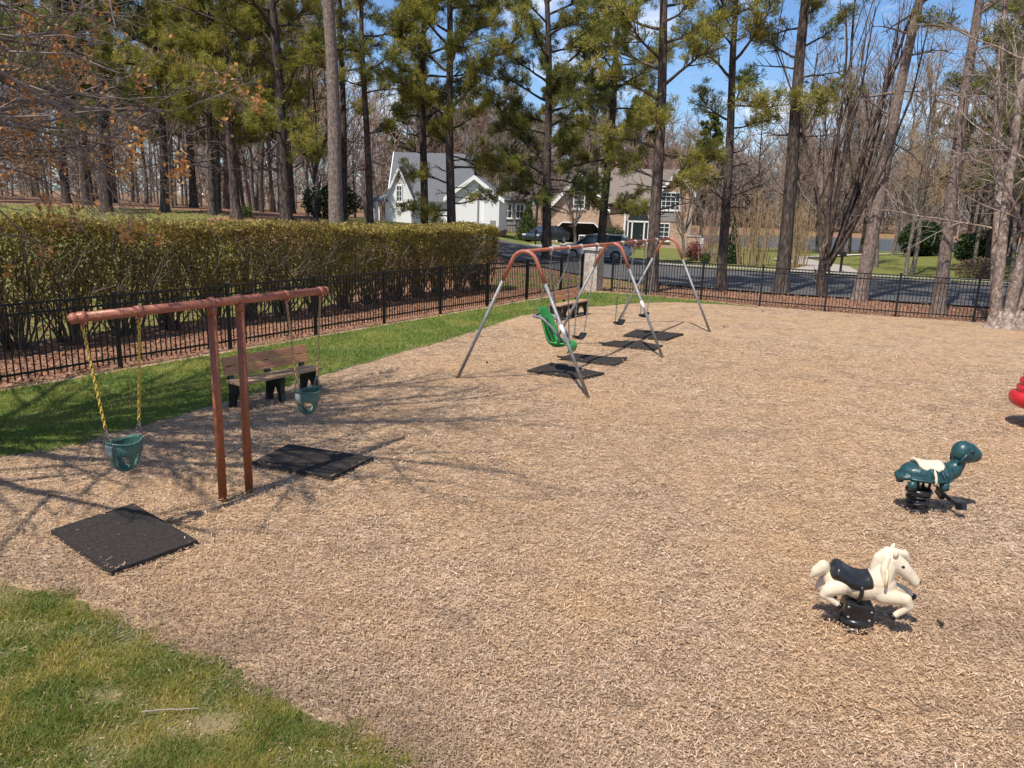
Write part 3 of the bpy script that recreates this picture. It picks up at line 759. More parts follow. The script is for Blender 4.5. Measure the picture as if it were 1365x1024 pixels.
def coil(parent, r0, z0, z1, turns, thick, mat=None):
    n = int(turns * 20); pts = [(r0 * math.cos(a), r0 * math.sin(a), z0 + (z1 - z0) * i / n) for i, a in ((i, i * 2 * math.pi * turns / n) for i in range(n + 1))]
    return MB().tube(pts, thick, 8).build('spring', mat or M['black_metal'], parent, True)

H = thing('spring_horse', 'cream horse spring rider with black saddle on the wood chips', 'spring rider', (2.79, 5.52, 0), R(-12)); H.scale = (.92, .92, .96)
blob('body', [
    ('e', (-.15, 0, .40), (.15, .125, .122), .1), ('e', (.02, 0, .365), (.17, .118, .112)), ('e', (.155, 0, .395), (.135, .118, .135), -.5),
    ('c', [(.14, 0, .44), (.18, 0, .55), (.21, 0, .625)], [.118, .092, .074]),
    ('c', [(.22, 0, .64), (.305, 0, .575), (.395, 0, .495), (.425, 0, .463)], [.076, .066, .050, .044]),
    # forelegs, folded in a gallop
    ('c', [(.18, -.06, .34), (.35, -.085, .335), (.385, -.085, .285), (.285, -.08, .18)], [.075, .05, .040, .025]),
    ('c', [(.18, .06, .34), (.32, .085, .345), (.38, .085, .335), (.44, .085, .30)], [.075, .05, .038, .026]),
    # hind legs, stretched behind then under
    ('c', [(-.17, -.06, .38), (-.27, -.085, .33), (-.295, -.085, .29), (-.17, -.08, .215)], [.085, .05, .038, .024]),
    ('c', [(-.17, .06, .38), (-.27, .085, .33), (-.30, .085, .28), (-.19, .08, .20)], [.085, .05, .038, .024])], M['cream'], H, .009, 3)
blob('mane', [('c', [(.25, 0, .69), (.18, 0, .69), (.115, 0, .63), (.095, 0, .54), (.095, 0, .47)], [.038, .048, .045, .04, .024]),
    ('c', [(.255, 0, .69), (.32, .03, .675), (.36, .035, .63)], [.038, .036, .018]),
    ('c', [(.17, -.05, .66), (.15, -.075, .57), (.155, -.09, .49), (.16, -.095, .44)], [.03, .032, .024, .012])], M['cream'], H, .009, 2)
blob('tail', [('c', [(-.27, 0, .46), (-.31, 0, .50), (-.36, 0, .455), (-.395, 0, .40)], [.035, .055, .045, .018])], M['cream'], H, .009, 2)
for sg in (-1, 1):
    m = MB(); m.tube([(.225, sg * .050, .67), (.23, sg * .060, .715), (.24, sg * .062, .75)], [.024, .020, .006], 8); m.build('ear', M['cream'], H, True)
    m = MB(); m.sphere((.297, sg * .064, .603), (.015, .008, .011), 10, 6); m.build('eye', M['dark_eye'], H, True)
    m = MB(); m.sphere((.455, sg * .026, .472), (.011, .010, .008), 8, 6); m.build('nostril', M['dark_eye'], H, True)
    m = MB(); m.tube([(.17, sg * .085, .575), (.165, sg * .12, .56), (.16, sg * .15, .52), (.158, sg * .155, .45)], [.014, .013, .012, .012], 8); m.build('handle', M['cream_tan'], H, True)
for p, q in (((.285, -.08, .18), (.262, -.08, .158)), ((.44, .085, .30), (.463, .085, .28)), ((-.17, -.08, .215), (-.145, -.08, .20)), ((-.19, .08, .20), (-.165, .08, .185))):
    m = MB(); m.tube([p, q], [.027, .033], 10); m.build('hoof', M['dark_eye'], H, True)
# saddle: thick curved pad wrapped over the back
blob('saddle', [('e', (-.21 + .275 * q, 0, .488 - .078 * math.sin(q * 2.1) + .012 * q), (.05 - .012 * q, .132 + .012 * math.sin(q * math.pi) - .012 * q, .084), .35 - .6 * q) for q in np.linspace(0, 1, 22)], M['black_plastic'], H, .009, 4)
m = MB(); m.tube([(-.01, .132 * math.sin(a), .368 + .125 * -math.cos(a)) for a in np.linspace(-2.0, 2.0, 17)], .018, 8); m.build('girth', M['black_plastic'], H, True)
m = MB()
for sx, sz in ((-.085, .215), (.10, .19), (-.08, .125), (.09, .115)):
    for sg in (-1, 1): m.tube([(sx, sg * .098, sz), (sx, sg * .108, sz)], .011, 8)
m.tube([(-.095, -.085, .478), (-.098, -.092, .488)], .009, 8)
m.build('fastener', M['galv'], H, True)
m = MB(); m.prism([(-.105, .255), (.125, .225), (.125, .12), (.09, .085), (-.09, .10), (-.12, .15)], -.10, .10, 'y'); m.build('spring_housing', M['black_plastic'], H, bevel=.014)
m = MB(); m.lathe([(.09, .035), (.125, .05), (.135, .075), (.125, .098), (.09, .11)], 28); m.lathe([(.09, -.03), (.13, -.015), (.142, .01), (.13, .034), (.09, .045)], 28); m.build('spring_collar', M['black_plastic'], H, True)

T = thing('spring_turtle', 'dark teal turtle spring rider with cream saddle', 'spring rider', (4.56, 8.03, 0), R(2)); T.scale = (.95, .98, .98)
blob('body', [('e', (.05, 0, .425), (.315, .195, .07)), ('e', (.02, 0, .465), (.275, .175, .118), .04), ('e', (.22, 0, .475), (.12, .15, .09)), ('e', (-.19, 0, .425), (.12, .13, .05), -.12),
    ('c', [(.29, 0, .46), (.36, 0, .49), (.405, 0, .555), (.42, 0, .62)], [.115, .10, .082, .08])], M['teal'], T, .011, 3)
blob('head', [('e', (.44, 0, .71), (.122, .112, .128), .2), ('e', (.50, 0, .70), (.128, .108, .118), .3), ('e', (.57, 0, .68), (.095, .09, .09), .4)], M['teal'], T, .010, 3)
m = MB()
for sg in (-1, 1):
    for dx, w in ((-.19, .10), (-.11, .14), (-.03, .165), (.12, .17), (.19, .155), (.25, .12)):
        pts = [(.03 + dx * .8 + .03 * q, sg * (.02 + w * math.sin(q * 1.45) * 1.03), .44 + .128 * math.cos(q * 1.45) * (1 - (dx / .34) ** 2)) for q in np.linspace(.30, 1.0, 8)]
        m.tube(pts, .0095, 6)
m.tube([(.06 + .302 * math.cos(a), .192 * math.sin(a), .415) for a in np.arange(32) * math.pi / 16], .016, 6, closed=True)
m.build('shell_rib', M['teal'], T, True)
vs = []; ns, nt = 13, 13
for lay in (0, 1):
    for i in range(ns):
        u = -1 + 2 * i / (ns - 1); x = .045 + .15 * u; zc = .582 + .016 * u * u - .012 * u
        for j in range(nt):
            w = -1 + 2 * j / (nt - 1); a = w * 1.05 * (1 - .3 * abs(u) ** 4); rr = .165 - .02 * lay
            vs.append((x, rr * math.sin(a), zc - .165 + rr * math.cos(a) + .02 * (1 - lay)))
f = []
for i in range(ns - 1):
    for j in range(nt - 1):
        k = i * nt + j; f += [(k, k + 1, k + nt + 1, k + nt), (ns * nt + k, ns * nt + k + nt, ns * nt + k + nt + 1, ns * nt + k + 1)]
    for j in (0, nt - 1):
        k = i * nt + j; f.append((k, k + nt, ns * nt + k + nt, ns * nt + k))
for j in range(nt - 1):
    for i in (0, ns - 1):
        k = i * nt + j; f.append((k, k + 1, ns * nt + k + 1, ns * nt + k))
MB().add(vs, f).build('saddle', M['cream'], T, True)
m = MB(); m.tube([(.06, .196 * math.sin(a), .405 + .155 * math.cos(a)) for a in np.linspace(-1.75, 1.75, 17)], .017, 8); m.build('saddle_strap', M['cream'], T, True)
for x, y, s_ in ((-.17, -.12, 1), (-.17, .12, 1), (.20, -.13, 1.1), (.20, .13, 1.1)):
    m = MB(); m.tube([(x, y, .39), (x, y * 1.12, .34), (x + .01, y * 1.15, .305)], [.05 * s_, .046 * s_, .042 * s_], 12); m.build('foot', M['teal'], T, True)
for sg in (-1, 1):
    m = MB(); m.sphere((.485, sg * .106, .745), (.026, .014, .028), 12, 8); e_ = m.build('eye', M['teal'], T, True)
    m = MB(); m.sphere((.489, sg * .118, .746), (.014, .007, .016), 10, 6); m.build('pupil', M['dark_eye'], e_, True)
    m = MB(); m.tube([(.37, sg * .07, .59), (.385, sg * .105, .65), (.42, sg * .122, .72)], .016, 8); m.build('handle', M['teal'], T, True)
coil(T, .115, -.02, .23, 3.3, .017)
m = MB(); m.lathe([(.09, .20), (.135, .215), (.15, .245), (.135, .272), (.06, .285)], 28); m.lathe([(.08, .10), (.11, .11), (.12, .13), (.11, .15), (.08, .16)], 28); m.build('spring_collar', M['black_plastic'], T, True)
m = MB(); [m.tube([(x, y, .26), (x, y, .37)], .016, 8) for x, y in ((-.06, -.06), (.08, -.06), (-.06, .06), (.08, .06))]; m.build('mount', M['black_metal'], T, True)
m = MB(); m.tube([(.16, 0, .33), (.32, 0, .20), (.38, 0, .155)], .016, 8); m.tube([(.39, -.22, .14), (.39, .22, .14)], .018, 8)
for sg in (-1, 1): m.box((.395, sg * .20, .135), (.055, .13, .075), rot=Matrix.Rotation(R(sg * 22), 3, 'X'))
m.build('footrest', M['black_plastic'], T)

Q = thing('spring_pod', 'red ribbed plastic spring rider cut by the picture edge', 'spring rider', (8.40, 11.72, 0), R(0))
m = MB(); m.lathe([(.02, .30), (.36, .31), (.44, .34), (.485, .40), (.49, .48), (.465, .535), (.40, .555), (.385, .57), (.405, .60), (.40, .645), (.365, .66), (.362, .675), (.38, .71), (.37, .755), (.335, .77), (.332, .785), (.345, .82), (.33, .87), (.30, .89), (.295, .91), (.30, .95), (.26, 1.0), (.15, 1.03), (.01, 1.04)], 40)
m.build('body', M['red'], Q, True)
coil(Q, .12, -.02, .30, 3.2, .018)
m = MB(); m.lathe([(.10, .24), (.16, .25), (.165, .28), (.13, .30), (.05, .31)], 24); m.build('spring_collar', M['black_plastic'], Q, True)
# --------------------------------------------------------------- vegetation
class Wood:
    """collects tapering polylines; builds one mesh of tubes"""
    def __init__(s): s.v = []; s.f3 = []; s.n = 0; s.tips = []
    def line(s, pts, rad, n):
        pts = np.asarray(pts, float); k = len(pts); rad = np.asarray(rad, float)
        t = unit(np.gradient(pts, axis=0)); u, _ = frame(t[0]); ang = np.arange(n) * 2 * math.pi / n
        U = []
        for i in range(k):
            u = u - t[i] * (u @ t[i]); u = u / (np.linalg.norm(u) + 1e-9); U.append(u)
        U = np.array(U); Wv = np.cross(t, U)
        ring = pts[:, None] + rad[:, None, None] * (np.cos(ang)[None, :, None] * U[:, None] + np.sin(ang)[None, :, None] * Wv[:, None])
        s.v.append(ring.reshape(-1, 3))
        i, q = np.meshgrid(np.arange(k - 1), np.arange(n), indexing='ij'); q2 = (q + 1) % n
        s.f3.append((np.stack([i * n + q, i * n + q2, (i + 1) * n + q2, (i + 1) * n + q], -1).reshape(-1, 4) + s.n))
        s.n += k * n
    def build(s, name, mat, parent, off=(0, 0, 0)):
        return idx_mesh(name, np.concatenate(s.v) - np.array(off), np.concatenate(s.f3), mat, parent, smooth=True)

def wander(p, d, L, n, wob, up, rs):
    pts = [np.array(p, float)]; d = np.array(d, float)
    for i in range(n):
        d = d + rs.normal(0, wob, 3) + np.array((0, 0, up)); d /= np.linalg.norm(d)
        pts.append(pts[-1] + d * L / n)
    return np.array(pts), d

def side_dir(d, ang, rs):
    u, v = frame(d); a = rs.uniform(0, 2 * math.pi)
    return unit(np.cos(ang) * np.array(d) + np.sin(ang) * (math.cos(a) * u + math.sin(a) * v))

def bare(trunkw, twigw, p, d, L, r, level, P, rs):
    n = P['seg'][level]
    pts, de = wander(p, d, L, n, P['wob'][level], P['up'][level], rs)
    rad = np.linspace(r, max(P['rmin'], r * P['tap'][level]), n + 1)
    (trunkw if level <= P['thick'] else twigw).line(pts, rad, P['sides'][level])
    if level >= P['max']:
        if level >= P['thick'] + 1: twigw.tips.append(pts[-1])
        return
    k = P['kids'][level]
    for i in range(k):
        t = P['from'][level] + (1 - P['from'][level]) * (i + rs.uniform(0, 1)) / k
        x = t * n; a = min(n - 1, int(x)); w = x - a
        q = pts[a] * (1 - w) + pts[a + 1] * w; dd = unit(pts[a + 1] - pts[a])
        cd = side_dir(dd, P['ang'][level] * rs.uniform(.7, 1.3), rs)
        rr = min(rad[a] * .75, r * P['rr'][level]) * (1 - .4 * t)
        bare(trunkw, twigw, q, cd, L * P['lr'][level] * (1.15 - .55 * t) * rs.uniform(.75, 1.25), max(P['rmin'], rr), level + 1, P, rs)

WOODS = dict(seg=[7, 5, 3, 2], wob=[.06, .12, .18, .2], up=[.02, .09, .08, .04], tap=[.22, .3, .4, .6], sides=[8, 5, 3, 3], kids=[20, 9, 6, 0], ang=[.75, .7, .7, .6], lr=[.34, .44, .48, .4], rr=[.42, .5, .6, .6], rmin=.013, thick=1, max=3)
WOODS['from'] = [.22, .2, .15, 0]

def tufts(cen, dirs, nb, L, w, rs, spread=1.0):
    """needle tufts: nb slim blades around each centre, sharing the centre vertex"""
    N = len(cen); d = unit(dirs)[:, None] * .75 + unit(rs.normal(0, 1, (N, nb, 3))) * spread
    d = unit(d); ln = L * rs.uniform(.65, 1.2, (N, nb, 1))
    s_ = unit(np.cross(d, rs.normal(0, 1, (N, nb, 3)))) * w
    c = np.repeat(cen[:, None], nb, 1)
    mid = c + d * ln
    v = np.concatenate([cen[:, None], np.stack([mid - s_, mid + s_], 2).reshape(N, nb * 2, 3)], 1)
    k = 1 + nb * 2; base = (np.arange(N) * k)[:, None]
    j = np.arange(nb)[None]
    f = np.stack([base + 0 * j, base + 1 + 2 * j, base + 2 + 2 * j], -1).reshape(-1, 3)
    return v.reshape(-1, 3), f

def leaves(cen, L, w, rs, flat=0.0):
    """diamond leaves with random facing"""
    N = len(cen); a = rs.normal(0, 1, (N, 3)); a[:, 2] *= (1 - flat); a = unit(a)
    b = unit(np.cross(a, rs.normal(0, 1, (N, 3)))); 
    ln = L * rs.uniform(.6, 1.25, (N, 1)); ww = w * rs.uniform(.7, 1.2, (N, 1))
    return np.stack([cen - a * ln / 2, cen + b * ww / 2, cen + a * ln / 2, cen - b * ww / 2], 1).reshape(-1, 3)

def pine(base, top, Hh, r, label, seed, zlimb=4.0, limbs=26, Lmax=3.6, dens=1.0, dead=6, mats=('bark_pine', 'needle'), group='pines around the playground', aim=(), tl=.235, wide=.0125, zfol=0.0):
    """loblolly pine: tall trunk, wandering limbs, needle tufts on the limb ends"""
    rs = np.random.RandomState(seed)
    base = np.array(base, float); top = np.array(top, float); ax = (top - base) / (top[2] - base[2])
    th = thing('pine_tree', label, 'tree', base, 0, group)
    w = Wood(); zz = np.linspace(-.25, Hh, 15); tr = np.array([ax * z for z in zz])
    amp = .05 + .005 * Hh; tr[:, 0] += amp * np.sin(zz * .5 + seed) * (zz / Hh); tr[:, 1] += amp * np.cos(zz * .43 + seed) * (zz / Hh)
    rad = r * (1 - .72 * np.clip(zz / Hh, 0, 1) ** 1.15); rad[0] = r * 1.35; rad[1] = r * 1.03
    fl = np.concatenate([[tr[0]], [ax * .12], [ax * .4], tr[1:]]); fr = np.concatenate([[r * 1.55], [r * 1.35], [r * 1.12], rad[1:]])
    w.line(fl, fr, 14)
    def at(z): return np.array([np.interp(z, zz, tr[:, i]) for i in range(3)]), np.interp(z, zz, rad)
    cen = []; dr = []
    specs = []
    for i in range(limbs):
        q = (i + rs.uniform(0, 1)) / limbs; z = zlimb + (Hh - .4 - zlimb) * q
        prof = (.55 + .45 * min(1, q * 4)) * (1 - max(0, q - .35) / .65 * .75)
        specs.append((z, i * 2.4 + rs.uniform(-.5, .5), Lmax * prof * rs.uniform(.7, 1.2), rs.uniform(-.1, .55) + .35 * q, True))
    for i in range(dead):
        specs.append((zlimb * rs.uniform(.55, 1.0), rs.uniform(0, 6.28), Lmax * rs.uniform(.25, .6), rs.uniform(-.2, .4), False))
    for (z, az, L, el) in aim: specs.append((z, az, L, el, True))
    for (z, az, L, el, live) in specs:
        p, rt = at(z); d = np.array((math.cos(az) * math.cos(el), math.sin(az) * math.cos(el), math.sin(el)))
        pts, de = wander(p, d, L, 7, .11, .02 if live else -.01, rs)
        lr = min(rt * .5, .018 + .016 * L)
        w.line(pts, np.linspace(lr, .012, 8), 6)
        ns = int((6 + 3.4 * L) * (1 if live else .4))
        for k in range(ns):
            t = .3 + .7 * (k + rs.uniform(0, 1)) / ns; x = t * 7; a = min(6, int(x)); f = x - a
            q = pts[a] * (1 - f) + pts[a + 1] * f; dd = unit(pts[a + 1] - pts[a])
            cd = unit(side_dir(dd, rs.uniform(.4, 1.0), rs) + np.array((0, 0, .22)))
            sl = L * rs.uniform(.12, .34) * (1.25 - .5 * t) + .15
            sp, se = wander(q, cd, sl, 3, .12, .07, rs)
            w.line(sp, np.linspace(lr * .35 + .004, .007, 4), 4)
            if live and base[2] + z > zfol:
                nt = max(2, int(dens * (3 + 8 * sl)))
                tt = rs.uniform(.15, 1.08, nt)
                cen.append(sp[0] + (sp[-1] - sp[0]) * tt[:, None] + rs.normal(0, .10, (nt, 3))); dr.append(np.repeat(unit(se + np.array((0, 0, .25)))[None], nt, 0))
    w.build('trunk', M[mats[0]], th)
    if cen:
        v, f = tufts(np.concatenate(cen), np.concatenate(dr), 16, tl, wide, rs, .8)
        idx_mesh('crown', v, f, M[mats[1]], th)
    return th

# pines close to the fence and behind the hedge: base, point on the axis higher up, height, radius
def hb(x, y): return (x, y, h1(x, y) - .03)
PN = 'bark_pine', 'needle'; PD = 'bark_dark', 'needle_dark'
big = pine(hb(-7.63, 33.0), (-7.75, 33.0, 10.9), 21, .31, 'tall pine with a thick straight scaly grey trunk bare of branches, behind the hedge', 11, zlimb=11.5, limbs=22, Lmax=3.8, dead=0, mats=('bark_big', 'needle'))
pine(hb(-21.05, 40), (-20.6, 40, 12.2), 17, .27, 'dark pine farthest out behind the left end of the hedge', 12, zlimb=4.4, limbs=30, Lmax=4.3, mats=PD, dens=.9)
pine(hb(-18.95, 42), (-18.5, 42, 12.7), 18, .22, 'slim dark pine second from the left end of the hedge', 13, zlimb=4.4, limbs=32, Lmax=3.6, mats=PN, dens=1.0)
pine(hb(-15.63, 40), (-15.3, 40, 12.3), 17, .18, 'thin pine just left of the pine with the leaning trunk behind the hedge', 14, zlimb=3.8, limbs=32, Lmax=3.4, mats=PN, dens=1.05)
pine(hb(-16.47, 43), (-16.0, 43, 13), 17.5, .15, 'thinnest pine of the close pair behind the hedge', 15, zlimb=6.5, limbs=22, Lmax=3.0, mats=PN, dens=.9)
pine(hb(-13.68, 38), (-13.93, 38, 11.9), 17, .23, 'pine leaning slightly left behind the middle of the hedge', 16, zlimb=3.6, limbs=32, Lmax=3.6, mats=PN, dens=1.15, aim=[(5.2, -.4, 3.0, .0), (4.4, .2, 3.2, -.1)])
pine(hb(-10.61, 36), (-10.94, 36, 11.5), 18, .28, 'thick dark-trunked pine beside the tall bare-trunked pine', 17, zlimb=3.6, limbs=30, Lmax=3.8, mats=('bark_dark', 'needle'), dens=1.05, aim=[(5.0, -.6, 3.2, .0), (6.5, -2.6, 3.2, .1)])
pine(hb(-9.97, 45), (-9.89, 45, 13.7), 19, .20, 'pine half hidden right behind the tall bare-trunked pine', 18, zlimb=8.0, limbs=20, Lmax=3.2, mats=PD, dens=.8)
pine(hb(-7.89, 42), (-8.21, 42, 13), 18, .19, 'slim pine to the left of the white house', 19, zlimb=5.2, limbs=22, Lmax=3.0, mats=PN, dens=.9)
pine(hb(-5.33, 45), (-5.5, 45, 13.8), 19, .23, 'pine with a sunlit reddish trunk in front of the white house roof', 20, zlimb=6.4, limbs=28, Lmax=4.0, mats=PD, dens=1.15)
pine(hb(-3.48, 42), (-3.84, 42, 13.1), 19, .25, 'dark pine with low green sprays in front of the white house wall', 21, zlimb=5.0, limbs=32, Lmax=4.2, mats=('bark_dark', 'needle'), dens=1.1, aim=[(2.6, -.3, 2.6, .0), (2.2, -2.7, 2.6, -.05), (1.9, -2.2, 2.0, -.05), (4.4, -.3, 3.6, .1), (3.6, -2.9, 2.6, .1)])
pine(hb(1.84, 46), (1.35, 46, 14.2), 19, .28, 'dark-trunked pine standing beside the driveway mouth in front of the dark sedan', 22, zlimb=5.4, limbs=36, Lmax=4.3, mats=PD, dens=1.15, aim=[(5.6, 2.8, 5.2, .55), (4.2, -2.2, 2.8, .1), (3.9, -.5, 3.0, .1), (4.6, .6, 3.6, .1), (3.7, -2.7, 2.6, .0), (3.3, -1.7, 2.4, .0), (4.9, -2.8, 3.0, .1)])
pine(hb(5.20, 48), (5.62, 48, 14.8), 19, .27, 'pine leaning right in front of the brick garage', 23, zlimb=5.6, limbs=30, Lmax=4.2, mats=('bark_dark', 'needle'), dens=.95, aim=[(3.4, -1.0, 2.6, -.1), (3.0, -.4, 2.4, -.05), (3.2, -2.0, 2.2, -.1), (3.6, .3, 2.4, 0), (6.2, 2.9, 3.6, .1)])
pine(hb(5.41, 30.4), (5.16, 30.4, 10.6), 16, .245, 'pine close behind the fence by the last A-frame of the swing set', 24, zlimb=4.8, limbs=22, Lmax=3.1, mats=PN, dens=.8, dead=9, aim=[(4.0, -.8, 1.9, -.1), (4.4, 2.4, 2.2, .1)])
pine(hb(8.64, 32.2), (8.25, 32.2, 11.1), 16, .205, 'slim dark pine behind the fence with short curling dead limbs', 25, zlimb=6.0, limbs=18, Lmax=3.2, mats=('bark_dark', 'needle'), dens=.95, dead=14, aim=[(4.6, 3.0, 1.9, .1), (7.3, -.9, 2.2, .15)])
pine(hb(10.90, 31.4), (10.62, 31.4, 11.0), 18, .28, 'stout grey pine behind the fence whose green begins above the picture', 26, zlimb=9.2, limbs=18, Lmax=3.4, mats=('bark_dark', 'needle'), dens=.8, dead=7, aim=[(5.9, .5, 3.4, .65), (9.0, 2.7, 2.4, .3)])
pine(hb(13.27, 29.5), (13.95, 29.5, 10.65), 17, .255, 'pale-barked pine leaning right behind the fence with one green spray', 27, zlimb=10.4, limbs=16, Lmax=3.2, mats=('bark_big', 'needle'), dens=.8, dead=9, aim=[(7.6, 2.75, 2.9, -.2)])
pine(hb(14.43, 26.0), (14.13, 26.0, 9.8), 16, .21, 'pine just left of the pale many-stemmed birch, behind the fence', 28, zlimb=8.0, limbs=16, Lmax=3.0, mats=('bark_big', 'needle'), dens=.7, dead=8)
pine(hb(24.5, 37), (24.7, 37, 10), 17, .28, 'bushy green pine in the gap beyond the birch', 29, zlimb=3.8, limbs=28, Lmax=3.8, mats=PD, dens=.7)
pine(hb(27.5, 45), (27.3, 45, 11), 18, .28, 'dark bushy pine beyond the orange bush', 30, zlimb=3.6, limbs=30, Lmax=4.2, mats=PD, dens=.75)
# far pines: three shapes, copied
def copy_thing(root, loc, rz, sc, label, group):
    r = root.copy(); COL.objects.link(r); r.location = loc; r.rotation_euler = (0, 0, rz); r.scale = (sc, sc, sc * random.uniform(.92, 1.1))
    if label: r['label'] = label
    if group: r['group'] = group
    for ch in [c for c in PROTO[root.name]]:
        k = ch.copy(); COL.objects.link(k); k.parent = r
    return r
PROTO = {}
FP = []
GFP = 'far green pines above the roofs'
LFP = 'far green pine among the bare trees beyond the houses'
for i, (x, y) in enumerate([(-30, 52), (-12, 92), (9, 96)]):
    o = pine(hb(x, y), (x + .2, y, 12), 17, .26, LFP, 40 + i, zlimb=5.5, limbs=30, Lmax=3.6, mats=PD, dens=.8, dead=2, group=GFP, tl=.34, wide=.04)
    PROTO[o.name] = list(o.children); FP.append(o)
for i, (x, y, s_) in enumerate([(-39, 57, 1.0), (-24, 58, 1.05), (-19, 66, 1.0), (-33, 75, 1.1), (-6, 98, 1.0), (-1, 94, .95), (4, 104, 1.1), (15, 100, 1.0), (22, 93, .9), (33, 50, .95), (38, 55, 1.05), (33, 41, .9), (44, 62, 1.0), (37, 47, .95), (-27, 49, .85), (-36, 47, .9)]):
    copy_thing(FP[i % 3], hb(x, y), i * 1.7, s_, LFP, GFP)

# the bare woods: six trees, copied ---------------------------------------
BT = []
GW = 'bare trees of the leafless woods'
LW = 'bare slender tree of the leafless woods beyond the hedge, the houses and the lake'
for i in range(6):
    rs = np.random.RandomState(60 + i); P = dict(WOODS)
    Hh = (15, 16, 14, 13, 15, 12)[i]
    if i in (2, 5): P['kids'] = [12, 9, 7, 0]; P['ang'] = [.6, .6, .65, .6]
    b = [(-17, 52), (-22, 60), (-13, 58), (6, 101), (12, 98), (-3, 99)][i]
    th = thing('bare_tree', LW, 'tree', hb(*b), 0, GW)
    a, c = Wood(), Wood()
    bare(a, c, (0, 0, -.2), (rs.normal(0, .04), rs.normal(0, .04), 1), Hh, (.17, .2, .15, .16, .2, .14)[i], 0, P, rs)
    a.build('trunk', M[('bark_grey', 'bark_dark', 'bark_grey', 'bark_grey', 'bark_dark', 'bark_grey')[i]], th)
    c.build('crown', M[('twig', 'twig', 'twig_tan', 'twig_red', 'twig', 'twig_red')[i]], th)
    PROTO[th.name] = list(th.children); BT.append(th)
rs = np.random.RandomState(5)
spots = []
for n_, x0, x1, y0, y1 in ((74, -62, -11, 47, 88), (26, -13, -2, 82, 104), (64, -18, 40, 86, 122), (40, 21, 52, 42, 80), (60, 30, 110, 139.5, 165), (12, 27, 60, 78, 84.5), (26, -95, -50, 60, 112)):
    k = 0
    while k < n_:
        x = rs.uniform(x0, x1); y = rs.uniform(y0, y1); k += 1
        if in_poly(np.array(x), np.array(y), LAKE): continue
        if y < 84 and -.21 < x / y < .02: continue
        if any((x - a) ** 2 + (y - b) ** 2 < 5 for a, b in spots): continue
        spots.append((x, y))
for i, (x, y) in enumerate(spots):
    kind = (rs.randint(0, 3) if y < 84 else rs.choice([0, 3, 3, 4, 5, 5]))
    copy_thing(BT[kind], hb(x, y), rs.uniform(0, 6.28), rs.uniform(.75, 1.15), LW, GW)
for i, (x, y) in enumerate([(20.5, 40.5), (22.6, 44), (26.2, 40.8), (28.4, 48), (31, 44), (23.8, 51), (26, 57), (33, 52.5), (29.5, 39), (35.5, 47.5), (21.5, 60), (38, 41)]):
    copy_thing(BT[(2, 0, 5, 2)[i % 4]], hb(x, y), i * 1.9, .72 + .05 * (i % 4), LW, GW)
# the wood behind the wood reads as one mass
w1, w2 = Wood(), Wood()
for i in range(330):
    an = rs.uniform(-.85, .80); rr = rs.uniform(112, 190); x, y = rr * math.sin(an), rr * math.cos(an)
    if in_poly(np.array(x), np.array(y), LAKE) or (22 < x < 125 and y < 141): continue
    z = h1(x, y) - .2; Hh = rs.uniform(9, 17)
    pts, _ = wander((x, y, z), (0, 0, 1), Hh, 4, .04, 0, rs); w1.line(pts, np.linspace(.2, .05, 5), 4)
    for k in range(36):
        t = rs.uniform(.04, 1); q = pts[0] + (pts[-1] - pts[0]) * t; az = rs.uniform(0, 6.28); d = np.array((math.cos(az), math.sin(az), rs.uniform(.3, 1.2)))
        p2, _ = wander(q, unit(d), rs.uniform(1.5, 4.2) * (1.2 - .7 * t), 2, .15, .1, rs); w1.line(p2, [.07, .05, .035], 3)
        for u in range(3):
            d2 = unit(d + rs.normal(0, .5, 3)); w1.line([p2[1], p2[1] + d2 * rs.uniform(.8, 2.4)], [.04, .025], 3)
for i in range(60):
    x = rs.uniform(-75, -12); y = rs.uniform(70, 100); z = h1(x, y) - .2; Hh = rs.uniform(8, 15)
    pts, _ = wander((x, y, z), (0, 0, 1), Hh, 4, .05, 0, rs); w1.line(pts, np.linspace(.14, .04, 5), 4)
    for k in range(40):
        t = rs.uniform(.03, 1); q = pts[0] + (pts[-1] - pts[0]) * t; az = rs.uniform(0, 6.28); d = np.array((math.cos(az), math.sin(az), rs.uniform(.2, 1.2)))
        p2, _ = wander(q, unit(d), rs.uniform(1.2, 3.6) * (1.2 - .7 * t), 2, .15, .1, rs); w1.line(p2, [.045, .03, .02], 3)
        for u in range(3):
            d2 = unit(d + rs.normal(0, .5, 3)); w1.line([p2[1], p2[1] + d2 * rs.uniform(.6, 1.8)], [.026, .016], 3)
for i in range(230):
    x = rs.uniform(14, 135); y = rs.uniform(140, 178); z = h1(x, y) - .2; Hh = rs.uniform(10, 19)
    pts, _ = wander((x, y, z), (0, 0, 1), Hh, 4, .05, 0, rs); w1.line(pts, np.linspace(.2, .05, 5), 4)
    for k in range(44):
        t = rs.uniform(.0, 1); q = pts[0] + (pts[-1] - pts[0]) * t; az = rs.uniform(0, 6.28); d = np.array((math.cos(az), math.sin(az), rs.uniform(.2, 1.2)))
        p2, _ = wander(q, unit(d), rs.uniform(1.5, 4.4) * (1.2 - .6 * t), 2, .15, .1, rs); w1.line(p2, [.075, .055, .04], 3)
        for u in range(3):
            d2 = unit(d + rs.normal(0, .5, 3)); w1.line([p2[1], p2[1] + d2 * rs.uniform(.8, 2.4)], [.045, .03], 3)
o = w1.build('far_woods', M['twig'], None); tag(o, kind='stuff')

